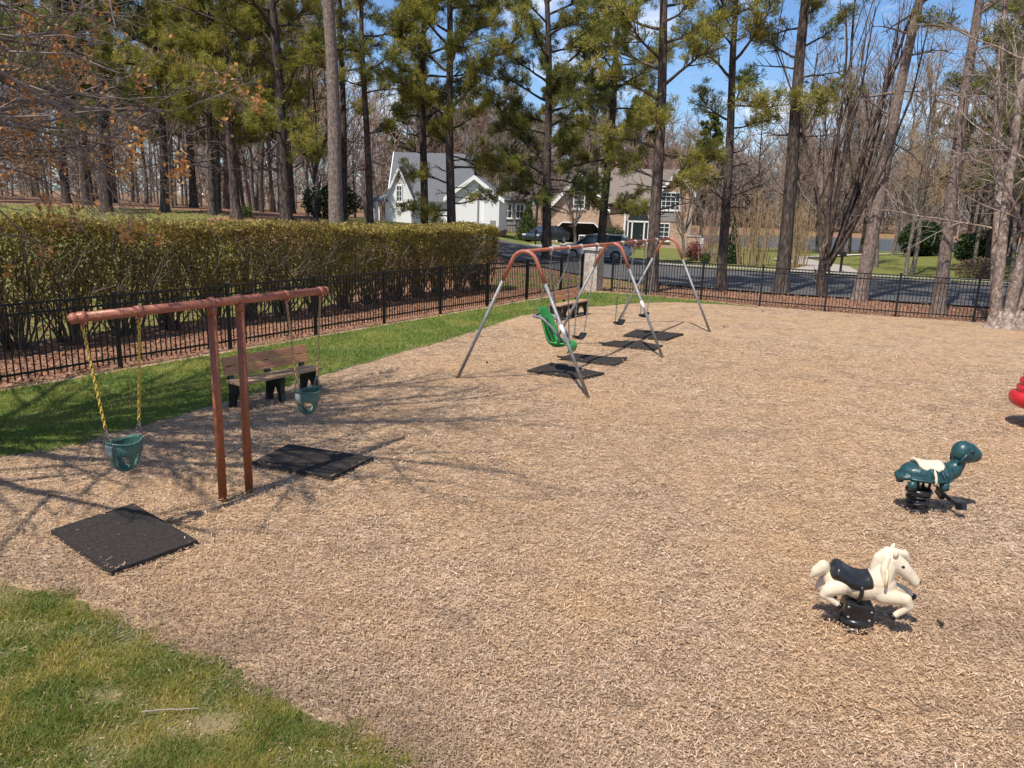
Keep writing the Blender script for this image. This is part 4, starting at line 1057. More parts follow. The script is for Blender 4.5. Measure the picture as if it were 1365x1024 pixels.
# single bare trees ---------------------------------------------------------
def bare_tree(base, name, label, P, stems, mats, seed, group=None, leafmat=None):
    rs = np.random.RandomState(seed); base = np.array(base, float)
    th = thing(name, label, 'tree', base, 0, group); a, c = Wood(), Wood()
    for (off, d, L, r) in stems: bare(a, c, np.array(off, float), unit(np.array(d, float)), L, r, 0, P, rs)
    a.build('trunk', M[mats[0]], th); c.build('crown', M[mats[1]], th)
    return th, c
# upright many-limbed pear tree behind the fence
PE = dict(seg=[7, 6, 4, 3], wob=[.075, .09, .12, .15], up=[.05, .16, .16, .1], tap=[.25, .25, .4, .6], sides=[9, 6, 4, 3], kids=[6, 5, 4, 0], ang=[.34, .40, .45, .5], lr=[.42, .36, .4, .4], rr=[.5, .5, .6, .6], rmin=.007, thick=1, max=3)
PE['from'] = [.05, .15, .15, 0]
st = [((0, 0, -.2), (0, 0, 1), 2.2, .25)]
for i, (dx, dy, L, r) in enumerate([(-.10, .05, 9.5, .10), (.05, -.1, 10.5, .12), (.20, .0, 10, .105), (.32, .12, 9.5, .085), (.46, -.08, 8.5, .07), (-.22, .15, 9, .08), (.30, -.3, 9, .075), (-.06, -.32, 9, .075)]):
    st.append(((dx * .3, dy * .3, 1.0 + .06 * i), (dx, dy, 1.0), L, r))
bare_tree(hb(12.24, 30.5), 'pear_tree', 'dark upright tree with many limbs fanning up from one short trunk behind the fence', PE, st, ('bark_pine', 'twig'), 81)
# pale birch clump at the right end of the fence
BI = dict(seg=[9, 6, 4, 3], wob=[.045, .10, .14, .16], up=[.02, .02, .0, -.04], tap=[.3, .3, .4, .6], sides=[10, 6, 4, 3], kids=[9, 8, 6, 0], ang=[.9, .75, .7, .6], lr=[.30, .42, .45, .4], rr=[.26, .5, .6, .6], rmin=.006, thick=1, max=3)
BI['from'] = [.22, .15, .1, 0]
st = [((-.14, -.05, -.2), (-.17, .0, 1), 12, .165), ((.14, -.14, -.2), (-.04, -.04, 1), 12.5, .185), ((.42, .05, -.2), (.12, .02, 1), 12, .165), ((.68, -.10, -.2), (.36, -.02, 1), 11, .165), ((.18, .35, -.2), (-.07, .22, 1), 11.5, .17), ((.45, .32, -.2), (.2, .2, 1), 11, .15)]
th, _ = bare_tree((14.72, 23.1, -.03), 'birch_tree', 'clump of thick pale peeling birch stems at the right end of the fence', BI, st, ('bark_birch', 'twig_pale'), 82)
m = MB()
for (x, y, r) in ((-.16, -.06, .21), (.13, -.15, .23), (.43, .04, .21), (.72, -.11, .21), (.16, .36, .2), (.48, .34, .19)):
    m.lathe([(r * 2.0, -.06), (r * 1.45, .05), (r * 1.1, .2), (r * .8, .55)], 16, (x, y, 0))
m.build('root_flare', M['bark_birch'], th, True)
# bare small trees among the pines behind the hedge
bare_tree(hb(-11.61, 45), 'bare_tree', 'thin bare tree of several stems between the two thick pines behind the hedge', PE, [((0, 0, -.2), (0, 0, 1), 2.5, .14)] + [((0, 0, 2 + .2 * i), (dx, .1, 1), 8, .07) for i, dx in enumerate((-.35, -.15, .1, .3, .45))], ('bark_dark', 'twig'), 83)
# crape myrtles by the brick house
CM = dict(seg=[5, 4, 3, 2], wob=[.06, .1, .15, .2], up=[.04, .08, .06, .03], tap=[.4, .35, .4, .6], sides=[7, 5, 3, 3], kids=[7, 6, 5, 0], ang=[.45, .55, .6, .6], lr=[.55, .5, .45, .4], rr=[.55, .55, .6, .6], rmin=.010, thick=1, max=3)
CM['from'] = [.35, .25, .2, 0]
for (x, y, lab, sd, mt) in ((5.30, 70, 'pale bare tree standing in front of the brick garage opening', 84, 'twig_pale'), (13.4, 62, 'bare reddish tree in front of the right-hand brick gable', 85, 'twig_red'), (16.6, 66, 'pale arching bare tree at the grey end wall of the brick house', 86, 'twig_pale'), (40.5, 78, 'thick pale-trunked bare tree on the lake shore', 87, 'twig_pale')):
    bare_tree(hb(x, y), 'bare_tree', lab, CM, [((0, 0, -.2), (0, 0, 1), 3.6, .15), ((0, 0, 1.9), (-.35, 0, 1), 4.2, .09), ((0, 0, 2.0), (.35, .1, 1), 4.4, .09), ((0, 0, 2.2), (.05, -.3, 1), 4.2, .08)], ('bark_grey', mt), sd)
# tan thickets of upright canes by the road
for (x, y, n_, w_, lab, sd, mt, hh) in ((16.3, 53, 46, 1.25, 'tall tan thicket of upright canes between the slim pine and the stout pine', 90, 'twig_tan', 4.6), (18.3, 51, 34, .9, 'tan thicket of upright canes just right of the stout grey pine', 91, 'twig_tan', 4.4), (14.35, 57, 26, .9, 'thicket of pinkish bare canes at the right end of the brick house', 92, 'twig_red', 3.6)):
    rs = np.random.RandomState(sd); th = thing('cane_thicket', lab, 'shrub', hb(x, y)); w = Wood(); c = Wood()
    for i in range(n_):
        an = rs.uniform(0, 6.28); rr = w_ * math.sqrt(rs.uniform(0, 1)); p = np.array((rr * math.cos(an), rr * math.sin(an), -.1))
        pts, de = wander(p, unit(np.array((p[0] * .12, p[1] * .12, 1))), hh * rs.uniform(.7, 1.1), 5, .05, .03, rs); w.line(pts, np.linspace(.03, .012, 6), 4)
        for k in range(12):
            t = rs.uniform(.3, 1); q = pts[0] + (pts[-1] - pts[0]) * t; dd = unit(np.array((rs.normal(0, .5), rs.normal(0, .5), 1)))
            c.line([q, q + dd * rs.uniform(.3, .9)], [.012, .007], 3)
    w.build('stems', M[mt], th); c.build('crown', M[mt], th)

# shrubs of leaves -----------------------------------------------------------
def leafy(name, base, rx, ry, H_, n, label, mat, seed, shape='dome', L=.12, w=.07, stem=True, group=None):
    rs = np.random.RandomState(seed); th = thing(name, label, 'shrub', base, 0, group)
    d = unit(rs.normal(0, 1, (n, 3))); rad = rs.uniform(0, 1, n) ** .33 * (.80 + .35 * vnoise(d[:, 0] * 3 + 7, d[:, 2] * 3 + d[:, 1] * 2 + 7, .7, seed))
    if shape == 'cone':
        t = rs.uniform(0, 1, n) ** 1.35; a = rs.uniform(0, 6.28, n); q = np.sqrt(rs.uniform(.25, 1, n)) * (1 - t ** 1.25) * (.85 + .3 * vnoise(a * 3 + 9, t * 9, 1, seed))
        P = np.stack([rx * q * np.cos(a), ry * q * np.sin(a), .08 + t * H_], 1)
    else:
        P = np.stack([d[:, 0] * rx * rad, d[:, 1] * ry * rad, H_ * .45 + d[:, 2] * H_ * .52 * rad], 1); P[:, 2] = np.maximum(P[:, 2], .03)
    raw_mesh('foliage', leaves(P, L, w, rs), 4, M[mat], th)
    if stem:
        wd = Wood()
        for i in range(6):
            pts, _ = wander((rs.normal(0, rx * .1), rs.normal(0, ry * .1), -.1), unit(np.array((rs.normal(0, .3), rs.normal(0, .3), 1))), H_ * .8, 4, .08, .02, rs); wd.line(pts, np.linspace(.04, .012, 5), 5)
        wd.build('stem', M['twig'], th)
    return th
leafy('conifer_shrub', hb(.95, 68), 1.15, 1.15, 3.3, 5200, 'wide yellow-green cone conifer beside the dark sedan', 'conifer', 101, 'cone', .20, .09)
leafy('conifer_shrub', hb(15.35, 55), .62, .62, 3.3, 3000, 'narrow dark green columnar conifer right of the slim pine', 'evergreen', 102, 'cone', .17, .09)
leafy('evergreen_shrub', hb(32.3, 62), 1.75, 1.5, 2.9, 8000, 'big round dark evergreen shrub on the lawn before the lake', 'evergreen', 103, L=.22, w=.13)
leafy('evergreen_shrub', hb(31.0, 52.5), 1.3, 1.3, 2.4, 4000, 'dark evergreen shrub behind the orange bush', 'evergreen', 104, L=.2, w=.12)
leafy('orange_bush', hb(35.2, 60.5), .95, .8, 1.25, 1600, 'small orange-yellow bush beyond the road', 'orange_leaf', 105, L=.12, w=.07)
leafy('brush_shrub', hb(25.2, 42.0), 1.5, 1.0, 1.2, 2200, 'low tangle of brown brush by the far edge of the road', 'brush_leaf', 106, L=.16, w=.05)
leafy('red_shrub', hb(13.5, 58.5), .8, .6, 1.5, 1500, 'dark red shrub near the right end of the brick house', 'red_leaf', 107, L=.12, w=.08)
leafy('red_shrub', hb(10.6, 72.5), 1.6, .6, 1.0, 1700, 'long low dark red shrub under the brick house door', 'red_leaf', 108, L=.12, w=.08)
leafy('green_shrub', hb(13.6, 55.6), .42, .42, .75, 900, 'low round green shrub at the roadside below the red shrub', 'conifer', 109, L=.1, w=.06)
leafy('green_shrub', hb(14.6, 55.2), .36, .36, .6, 700, 'smaller green shrub beside the narrow conifer', 'conifer', 110, L=.1, w=.06)
leafy('green_shrub', hb(8.2, 65), 1.0, .9, 2.3, 2600, 'green bush in front of the brick house between garage and door', 'evergreen', 111, L=.15, w=.09)
leafy('green_shrub', hb(-7.6, 73.0), 1.0, .6, 1.2, 1300, 'green shrub at the foot of the white house wall', 'evergreen', 112, L=.13, w=.08)
leafy('green_shrub', hb(-13.8, 39.5), .45, .4, .7, 700, 'little yellow-green shrub under the pines behind the hedge', 'conifer', 113, L=.1, w=.06)
leafy('evergreen_shrub', hb(-11.9, 50.0), 2.0, 1.2, 2.2, 3600, 'broad dark shrub among the trunks left of the tall bare-trunked pine', 'evergreen', 114, L=.2, w=.11)

# hedge ----------------------------------------------------------------------
HL = np.array([(-15.4, 7.1), (-12.7, 11.4), (-10.1, 15.55), (-5.75, 22.27), (-1.93, 28.13), (-1.05, 29.47)]); HT = [2.62, 2.62, 2.60, 2.46, 2.34, 2.28]
seg = np.r_[0, np.cumsum(np.linalg.norm(np.diff(HL, axis=0), axis=1))]; LH = seg[-1]
rs = np.random.RandomState(120)
hc = np.array([-8.0, 18.8, 0.0])
th = thing('hedge', 'long bronze-green clipped hedge running behind the metal fence', 'hedge', hc)
def hpos(s): return np.stack([np.interp(s, seg, HL[:, 0]), np.interp(s, seg, HL[:, 1])], -1), np.interp(s, seg, HT)
def hdir(s):
    a, _ = hpos(s - .2); b, _ = hpos(s + .2); return unit(b - a)
n = 160000
s_ = LH * rs.uniform(0, 1, n); c, ht = hpos(s_); dd = hdir(np.clip(s_, .3, LH - .3)); nn = np.stack([dd[:, 1], -dd[:, 0]], 1)     # towards the fence
q = rs.uniform(0, 1, n)
top_ = q < .34
u = np.where(top_, rs.uniform(-1, 1, n), np.sign(rs.uniform(-.6, 1, n)) * np.clip(1 - np.abs(rs.normal(0, .18, n)), 0, 1))
zf = np.where(top_, 1 - np.abs(rs.normal(0, .05, n)), .16 + .84 * rs.uniform(0, 1, n) ** .80)
shr = .5 + .5 * np.cos(s_ * 2 * math.pi / 1.15 + 1.4 * np.sin(s_ * .9))
thin = rs.uniform(0, 1, n) < np.clip((zf - .06) / .50, .22, 1) * (.32 + 1.05 * vnoise(s_, zf * 4 + u, .42, 6)) * (1 - .4 * (1 - shr) * np.clip(1.25 - zf, 0, 1))
lump = vnoise(s_, u * 2 + zf * 3, .8, 2) - .5
zz = ht * zf + .24 * lump * zf + .16 * (vnoise(s_, u, 2.6, 21) - .5) * zf + np.where(top_, np.abs(rs.normal(0, .05, n)), 0)
half = .78 * (.80 + .2 * zf) + .22 * lump
xy = c + nn * (u * half)[:, None] + dd * rs.normal(0, .04, n)[:, None]
end = np.clip((LH - s_) / .5, 0, 1) ** .5
keep = thin & (np.abs(u) < .4 + .6 * end)
P = np.stack([xy[:, 0], xy[:, 1], zz + hz(xy[:, 0], xy[:, 1])], 1)[keep]
raw_mesh('foliage', leaves(P - hc, .088, .052, rs), 4, M['hedge_leaf'], th)
w = Wood()
for i in range(430):
    s0 = LH * (i + rs.uniform(0, 1)) / 430; c, ht = hpos(np.array([s0])); c = c[0]; ht = ht[0]; d0 = hdir(np.array([np.clip(s0, .3, LH - .3)]))[0]; n0 = np.array((d0[1], -d0[0]))
    s1 = s0 - ((s0 % 1.15) - .575) * .72; c, _h = hpos(np.array([s1])); c = c[0]; b = c + n0 * rs.normal(0, .14) + d0 * rs.normal(0, .06); z0 = h1(*b) - .05
    for k in range(2):
        lean = n0 * rs.normal(0, .26) + d0 * ((s0 - s1) * .55 + rs.normal(0, .16))
        pts, de = wander((b[0], b[1], z0), unit(np.array((lean[0], lean[1], 1))), ht * rs.uniform(.75, .98), 5, .10, .04, rs)
        w.line(pts, np.linspace(.024, .007, 6), 4)
        for j in range(7):
            t = rs.uniform(.2, .95); x = t * 5; a = min(4, int(x)); q_ = pts[a] + (pts[a + 1] - pts[a]) * (x - a)
            d3 = side_dir(unit(pts[a + 1] - pts[a]), rs.uniform(.4, .9), rs)
            p2, _ = wander(q_, d3, rs.uniform(.25, .6), 2, .15, .05, rs); w.line(p2, [.009, .007, .005], 3)
w.build('stems', M['twig_dark'], th, hc)

# the oak at the left, its trunk outside the picture; low limbs with last year's leaves reach in
OK = dict(seg=[6, 6, 4, 3], wob=[.07, .10, .16, .2], up=[.0, .0, .02, .0], tap=[.35, .22, .35, .55], sides=[9, 6, 4, 3], kids=[8, 9, 7, 0], ang=[.7, .7, .7, .6], lr=[.5, .40, .42, .4], rr=[.45, .5, .6, .6], rmin=.0042, thick=1, max=3)
OK['from'] = [.35, .2, .12, 0]
ob_ = np.array((-9.6, 6.6, 0.0))
rs = np.random.RandomState(131)
th = thing('oak_tree', 'spreading oak at the left edge with grey twigs and dry orange leaves', 'tree', ob_)
a, c = Wood(), Wood()
a.line([(0, 0, -.2), (.02, 0, .3), (.05, .05, 1.5), (.1, .1, 3.2), (.12, .2, 5.5), (.3, .3, 8.5)], [.42, .30, .26, .23, .17, .07], 14)
LIMB = dict(OK); 
low = [(3.0, (.86, 1.0, .07), 4.6, .05), (3.3, (.55, 1, .12), 5.6, .055), (3.5, (1, .8, .10), 5.4, .055), (3.8, (.75, 1, .15), 6.2, .06), (4.0, (.45, 1, .18), 6.0, .055), (4.2, (.95, .9, .20), 6.2, .06), (2.9, (.55, 1, .06), 5.4, .05), (4.6, (.7, 1, .24), 6.4, .06), (4.7, (.9, .8, .3), 6.4, .06)]
hi = [(5.0, (1, .5, .45), 6.5, .10), (5.1, (1, .25, .38), 7.6, .09), (5.6, (1, .4, .35), 8.0, .09), (4.8, (1, -.15, .4), 7.0, .08), (4.6, (1, -.45, .15), 5.5, .09), (5.3, (1, -.3, .22), 6.0, .085), (5.4, (1, -.1, .5), 6.0, .09), (5.8, (.5, 1, .6), 6.5, .09), (6.2, (1, .9, .7), 6.0, .08), (6.6, (-.5, .8, .7), 5.5, .08), (6.8, (.2, -1, .7), 5.5, .08), (7.2, (.8, -.5, .8), 5.5, .07), (5.2, (-1, -.3, .5), 5.5, .09), (8.2, (.1, .1, 1), 4.5, .06)]
P1 = {k: (v[1:] if isinstance(v, list) else v) for k, v in OK.items()}; P1['max'] = 2; P1['thick'] = 0
P1['kids'] = [8, 6, 0]
P2 = {k: (v[1:] if isinstance(v, list) else v) for k, v in OK.items()}
for k_, v_ in dict(seg=[7, 5, 4, 2], wob=[.09, .14, .18, .2], up=[.0, .01, .0, 0], tap=[.2, .3, .4, .6], sides=[7, 4, 3, 3], kids=[11, 7, 4, 0], ang=[.7, .7, .7, .7], lr=[.40, .42, .5, .4], rr=[.5, .55, .6, .6]).items(): P2[k_] = v_
P2['from'] = [.18, .12, .1, 0]; P2['max'] = 3; P2['thick'] = 0; P2['rmin'] = .0034
for (z, d, L, r) in low: bare(a, c, (.1, .12, z), unit(np.array(d, float)), L, r, 0, P2, rs)
P3 = dict(P1); P3['kids'] = [13, 11, 0]
for (z, d, L, r) in [(5.4, (1, .05, .36), 6.8, .085), (5.8, (1, .25, .36), 7.2, .085), (6.2, (1, -.12, .40), 6.6, .08), (6.6, (1, .4, .42), 6.6, .08), (7.0, (1, .1, .5), 6.4, .075)]: bare(a, c, (.12, .15, z), unit(np.array(d, float)), L, r, 0, P3, rs)
for (z, d, L, r) in hi: bare(a, c, (.1, .12, z), unit(np.array(d, float)), L, r, 0, P1, rs)
a.build('trunk', M['bark_grey'], th); c.build('crown', M['twig_oak'], th)
tips = np.array([t for t in c.tips if 1.6 < t[2] < 5.4 and t[1] > 1.6])
pick = tips[rs.permutation(len(tips))[:200]]
lv = []
for t in pick:
    k = rs.randint(5, 26); lv.append(t + rs.normal(0, 1, (k, 3)) * np.array((.045, .045, .085)) - np.array((0, 0, .05)))
raw_mesh('foliage', leaves(np.concatenate(lv), .080, .05, rs), 4, M['oak_leaf'], th)
# ------------------------------------------------------------------- houses
def window(parent, x, z, w, h, y, cols=2, rows=2, shutters=False, axis='y', sg=-1):
    """sash window on a wall facing -y (axis y) at local wall plane y"""
    m = MB(); t_ = .09
    for dx in (-1, 1): m.box((x + dx * (w / 2 - t_ / 2), y - .02, z), (t_, .12, h))
    for dz in (-1, 1): m.box((x, y - .021, z + dz * (h / 2 - t_ / 2)), (w - 2 * t_, .122, t_))
    for i in range(1, cols): m.box((x - w / 2 + w * i / cols, y - .015, z), (.045, .08, h - 2 * t_))
    for i in range(1, rows): m.box((x, y - .012, z - h / 2 + h * i / rows), (w - 2 * t_, .07, .05))
    fr = m.build('window', M['white'], parent)
    MB().box((x, y + .01, z), (w - .1, .05, h - .1)).build('pane', M['glass'], fr)
    MB().box((x, y - .05, z - h / 2 - .05), (w + .2, .2, .09)).build('sill', M['white'], fr)
    if shutters:
        for dx in (-1, 1): MB().box((x + dx * (w / 2 + .27), y - .03, z), (.42, .06, h)).build('shutter', M['shutter'], fr)
    return fr

def gable_roof(m, x0, x1, y0, y1, ze, za, over=.35, t_=.16, along='y'):
    """two sloping slabs meeting at a ridge along the given axis"""
    if along == 'y':
        xm = (x0 + x1) / 2; sl = (za - ze) / (xm - x0)
        for sg, xe in ((-1, x0), (1, x1)):
            xo = xe + sg * over; zo = ze - sl * over
            m.add([(xo, y0 - over, zo), (xm, y0 - over, za), (xm, y1 + over, za), (xo, y1 + over, zo), (xo, y0 - over, zo + t_), (xm, y0 - over, za + t_), (xm, y1 + over, za + t_), (xo, y1 + over, zo + t_)],
                  [(0, 1, 2, 3), (7, 6, 5, 4), (0, 4, 5, 1), (1, 5, 6, 2), (2, 6, 7, 3), (3, 7, 4, 0)])
    else:
        ym = (y0 + y1) / 2; sl = (za - ze) / (ym - y0)
        for sg, ye in ((-1, y0), (1, y1)):
            yo = ye + sg * over; zo = ze - sl * over
            m.add([(x0 - over, yo, zo), (x0 - over, ym, za), (x1 + over, ym, za), (x1 + over, yo, zo), (x0 - over, yo, zo + t_), (x0 - over, ym, za + t_), (x1 + over, ym, za + t_), (x1 + over, yo, zo + t_)],
                  [(0, 1, 2, 3), (7, 6, 5, 4), (0, 4, 5, 1), (1, 5, 6, 2), (2, 6, 7, 3), (3, 7, 4, 0)])

def rake(m, x0, x1, y, ze, za, over=.35, w=.24):
    """white rake boards along a gable facing -y"""
    xm = (x0 + x1) / 2; sl = (za - ze) / (xm - x0)
    for sg, xe in ((-1, x0), (1, x1)):
        xo = xe + sg * (over + .02); zo = ze - sl * (over + .02)
        p = [(xo, zo - w * .5), (xm, za - w * .5), (xm, za + .20), (xo, zo + .20)]
        m.prism(p, y - over - .06, y - over - .005, 'y')

B = thing('brick_house', 'brick house with open garage, steep tan roof and white-trimmed gables', 'house', (10.0, 78.0, -.68))
g0, g1, gm = -6.6, -1.2, -3.9    # garage wing, local x
ze, za = 3.95, 6.9
op0, op1, oz = -5.95, -1.85, 2.25
m = MB(); m.prism([(g0, -.4), (op0, -.4), (op0, oz - .45), (op0 + .45, oz), (op1 - .45, oz), (op1, oz - .45), (op1, -.4), (g1, -.4), (g1, ze), (gm, za), (g0, ze)], 0, .25, 'y')
m.box((g0 + .125, 4.4, ze / 2 - .2), (.25, 8.3, ze + .4)); m.box((g1 - .125, 4.4, ze / 2 - .2), (.25, 8.3, ze + .4))
m.build('garage_wall', M['brick'], B)
m = MB(); m.box((gm, 6.9, 1.6), (g1 - g0 - .52, .2, 3.6)); m.box((gm, 3.6, 2.75), (g1 - g0 - .52, 6.6, .12)); m.box((gm, 3.5, -.05), (g1 - g0 - .52, 6.8, .12)); m.build('garage_interior', M['dark_in'], B)
m = MB()
for p, q in (((op0, -.3), (op0, oz - .45)), ((op0, oz - .45), (op0 + .45, oz)), ((op0 + .45, oz), (op1 - .45, oz)), ((op1 - .45, oz), (op1, oz - .45)), ((op1, oz - .45), (op1, -.3))):
    m.bar((p[0], -.03, p[1]), (q[0], -.03, q[1]), .14, .10)
m.build('garage_trim', M['white'], B)
m = MB(); gable_roof(m, g0, g1, 0, 8.5, ze, za); m.build('garage_roof', M['roof_tan'], B)
m = MB(); rake(m, g0, g1, 0, ze, za, w=.5); m.build('rake_board', M['white'], B)
window(B, gm, 4.45, 1.15, 1.7, -.0, 2, 4, True)
# main block
m = MB(); m.box((2.9, 6.3, 2.0), (8.2, 9.3, 4.8)); m.build('wall', M['brick'], B)
m = MB(); gable_roof(m, -1.2, 7.0, 1.6, 11.0, 4.25, 7.75, along='x'); m.build('roof', M['roof_tan'], B)
m = MB(); m.prism([(1.6, 4.4), (11.0, 4.4), (6.3, 7.7)], 6.78, 7.02, 'x'); m.prism([(1.6, 4.4), (11.0, 4.4), (6.3, 7.7)], -1.2, -.95, 'x'); m.build('gable_wall', M['grey_siding'], B)
# right front gable
f0, f1, fm = 4.0, 7.35, 5.675
m = MB(); m.prism([(f0, -.4), (f1, -.4), (f1, 5.5), (fm, 7.5), (f0, 5.5)], .2, 3.0, 'y'); m.build('front_wall', M['brick'], B)
m = MB(); m.box((f1 + .06, 5.2, 2.4), (.10, 10.2, 5.6)); m.build('end_wall', M['grey_siding'], B)
m = MB(); gable_roof(m, f0, f1, .2, 6.0, 5.5, 7.5); m.build('front_roof', M['roof_tan'], B)
m = MB(); rake(m, f0, f1, .2, 5.5, 7.5, w=.5); m.build('rake_board', M['white'], B)
window(B, 5.2, 4.6, 1.9, 1.75, .19, 4, 4)
window(B, 4.75, 1.6, 1.1, 1.75, .19, 2, 4)
m = MB(); m.box((5.0, .16, 3.1), (2.0, .06, .9)); m.build('siding_panel', M['grey_siding'], B)
# entrance
m = MB(); m.box((2.35, 1.60, 1.2), (1.0, .12, 2.3)); d_ = m.build('door', M['door_dark'], B)
MB().sphere((2.7, 1.51, 1.15), .05, 8, 6).build('handle', M['rim'], d_, True)
m = MB()
for dx in (-.62, .62, -1.05, 1.05): m.box((2.35 + dx, 1.56, 1.25), (.13, .2, 2.5))
m.box((2.35, 1.56, 2.52), (2.3, .2, .16)); m.build('door_frame', M['white'], B)
m = MB()
for dx in (-.83, .83): m.box((2.35 + dx, 1.60, 1.2), (.28, .08, 2.3))
m.prism([(2.35 + 1.05 * math.cos(a), 2.62 + .95 * math.sin(a)) for a in np.linspace(0, math.pi, 15)], 1.55, 1.62, 'y'); m.build('sidelight', M['glass'], B)
for px_ in (.9, 3.75): MB().box((px_, 1.2, 1.5), (.18, .18, 3.6)).build('porch_post', M['white'], B)
m = MB(); m.box((2.3, .9, -.12), (3.4, 1.5, .5)); m.build('porch_step', M['brick'], B)
m = MB(); m.box((9.0, 8, 9.4 - 1), (.9, .9, 3)); 
m = MB(); m.box((.2, 8.6, 7.6), (.95, .8, 2.4)); m.build('chimney', M['brick'], B)
lw = thing('brick_wall', 'low brick garden wall at the right end of the brick house', 'wall', (15.0, 66.0, h1(15.0, 66.0)))
m = MB(); m.box((0, 0, .7), (1.1, .3, 1.6)); m.build('wall', M['brick'], lw); m = MB(); m.box((.70, .1, .65), (.26, .5, 1.5)); m.build('pier', M['white'], lw); m = MB(); m.box((0, 0, 1.54), (1.2, .4, .08)); m.build('coping', M['cap'], lw)

# white house
Wh = thing('white_house', 'white clapboard house with steep grey roof behind the pines', 'house', (-11.9, 74.6, .72), R(-5))
m = MB(); m.prism([(0, -.3), (4.6, -.3), (4.6, 3.0), (2.3, 6.85), (0, 3.0)], 0, 7.2, 'x'); m.build('wall', M['siding'], Wh)
m = MB(); gable_roof(m, 0, 7.2, 0, 4.6, 3.0, 6.85, .4, along='x'); m.build('roof', M['roof_grey'], Wh)
m = MB()
for sg in (0, 1):
    y0_, y1_ = (-.42, 2.3) if sg == 0 else (5.02, 2.3); sl = (6.85 - 3.0) / 2.3; zo = 3.0 - sl * .42
    m.prism([(y0_, zo - .16), (y1_, 6.85 - .16), (y1_, 6.85 + .2), (y0_, zo + .2)], -.47, -.40, 'x')
m.build('rake_board', M['white'], Wh)
# front gable facing the camera at the left end with a tall window
m = MB(); m.prism([(-.2, -.3), (2.1, -.3), (2.1, 2.9), (.95, 5.4), (-.2, 2.9)], -1.2, .0, 'y'); m.build('bay_wall', M['siding'], Wh)
m = MB(); gable_roof(m, -.2, 2.1, -1.2, 1.2, 2.9, 5.4, .22); m.build('bay_roof', M['roof_grey'], Wh)
m = MB(); rake(m, -.2, 2.1, -1.2, 2.9, 5.4, over=.22, w=.4); m.build('rake_board', M['white'], Wh)
window(Wh, .95, 3.1, .62, 1.5, -1.21, 2, 3)
# porch at the left
m = MB(); m.add([(-2.3, -1.3, 2.35), (0, -1.3, 2.35), (0, 3.2, 2.35), (-2.3, 3.2, 2.35), (-.4, -.2, 3.1), (0, -.2, 3.15), (0, 2.2, 3.15), (-.4, 2.2, 3.1)], [(0, 1, 2, 3), (0, 1, 5, 4), (1, 2, 6, 5), (2, 3, 7, 6), (3, 0, 4, 7), (4, 5, 6, 7)]); m.build('porch_roof', M['roof_grey'], Wh)
for x, y in ((-2.1, -1.1), (-1.2, -1.1), (-.3, -1.1), (-2.1, 1.0), (-2.1, 3.0)):
    MB().box((x, y, 1.15), (.18, .18, 2.4)).build('porch_post', M['white'], Wh)
m = MB(); m.box((-1.15, .95, -.06), (2.3, 4.5, .35)); m.build('porch_floor', M['concrete'], Wh)
# wing with its gable to the camera
m = MB(); m.prism([(5.6, .0), (10.5, .0), (10.5, 2.95), (8.05, 4.75), (5.6, 2.95)], -1.4, 4.4, 'y'); m.build('wing_wall', M['siding'], Wh)
m = MB(); m.box((8.05, 1.5, -.25), (5.0, 5.9, .5)); m.box((3.6, 2.3, -.28), (7.1, 4.7, .46)); m.build('foundation', M['found_brick'], Wh)
m = MB(); gable_roof(m, 5.6, 10.5, -1.4, 4.4, 2.95, 4.75, .35); m.build('wing_roof', M['roof_grey'], Wh)
m = MB(); rake(m, 5.6, 10.5, -1.4, 2.95, 4.75, w=.4); m.build('rake_board', M['white'], Wh)
m = MB(); m.box((9.75, -1.75, 1.4), (1.4, .7, 2.9)); m.build('wall_bump', M['siding'], Wh)
m = MB(); m.box((8.4, -1.5, 1.45), (.1, .1, 2.9)); m.build('downpipe', M['grey_siding'], Wh)
m = MB(); m.box((9.9, -2.13, .5), (.5, .06, .9)); m.build('hatch', M['grey_siding'], Wh)

Bh = thing('beige_house', 'grey-beige house with tan roof glimpsed behind the cone conifer', 'house', (-.2, 92.0, -.2))
m = MB(); m.box((0, 2, 1.9), (3.9, 6, 4.2)); m.build('wall', M['grey_siding'], Bh)
m = MB(); gable_roof(m, -1.95, 1.95, -1, 5, 4.0, 6.2, .3, along='x'); m.build('roof', M['roof_tan'], Bh)
window(Bh, -.9, 2.6, 1.0, 1.7, -1.0, 2, 2); window(Bh, .5, 2.6, 1.0, 1.7, -1.0, 2, 2)
m = MB(); m.box((-1.5, -2.2, 1.0), (3.4, .08, .1)); [m.box((-3.1 + .28 * i, -2.2, .55), (.05, .05, .9)) for i in range(12)]; m.build('deck_rail', M['black_metal'], Bh)

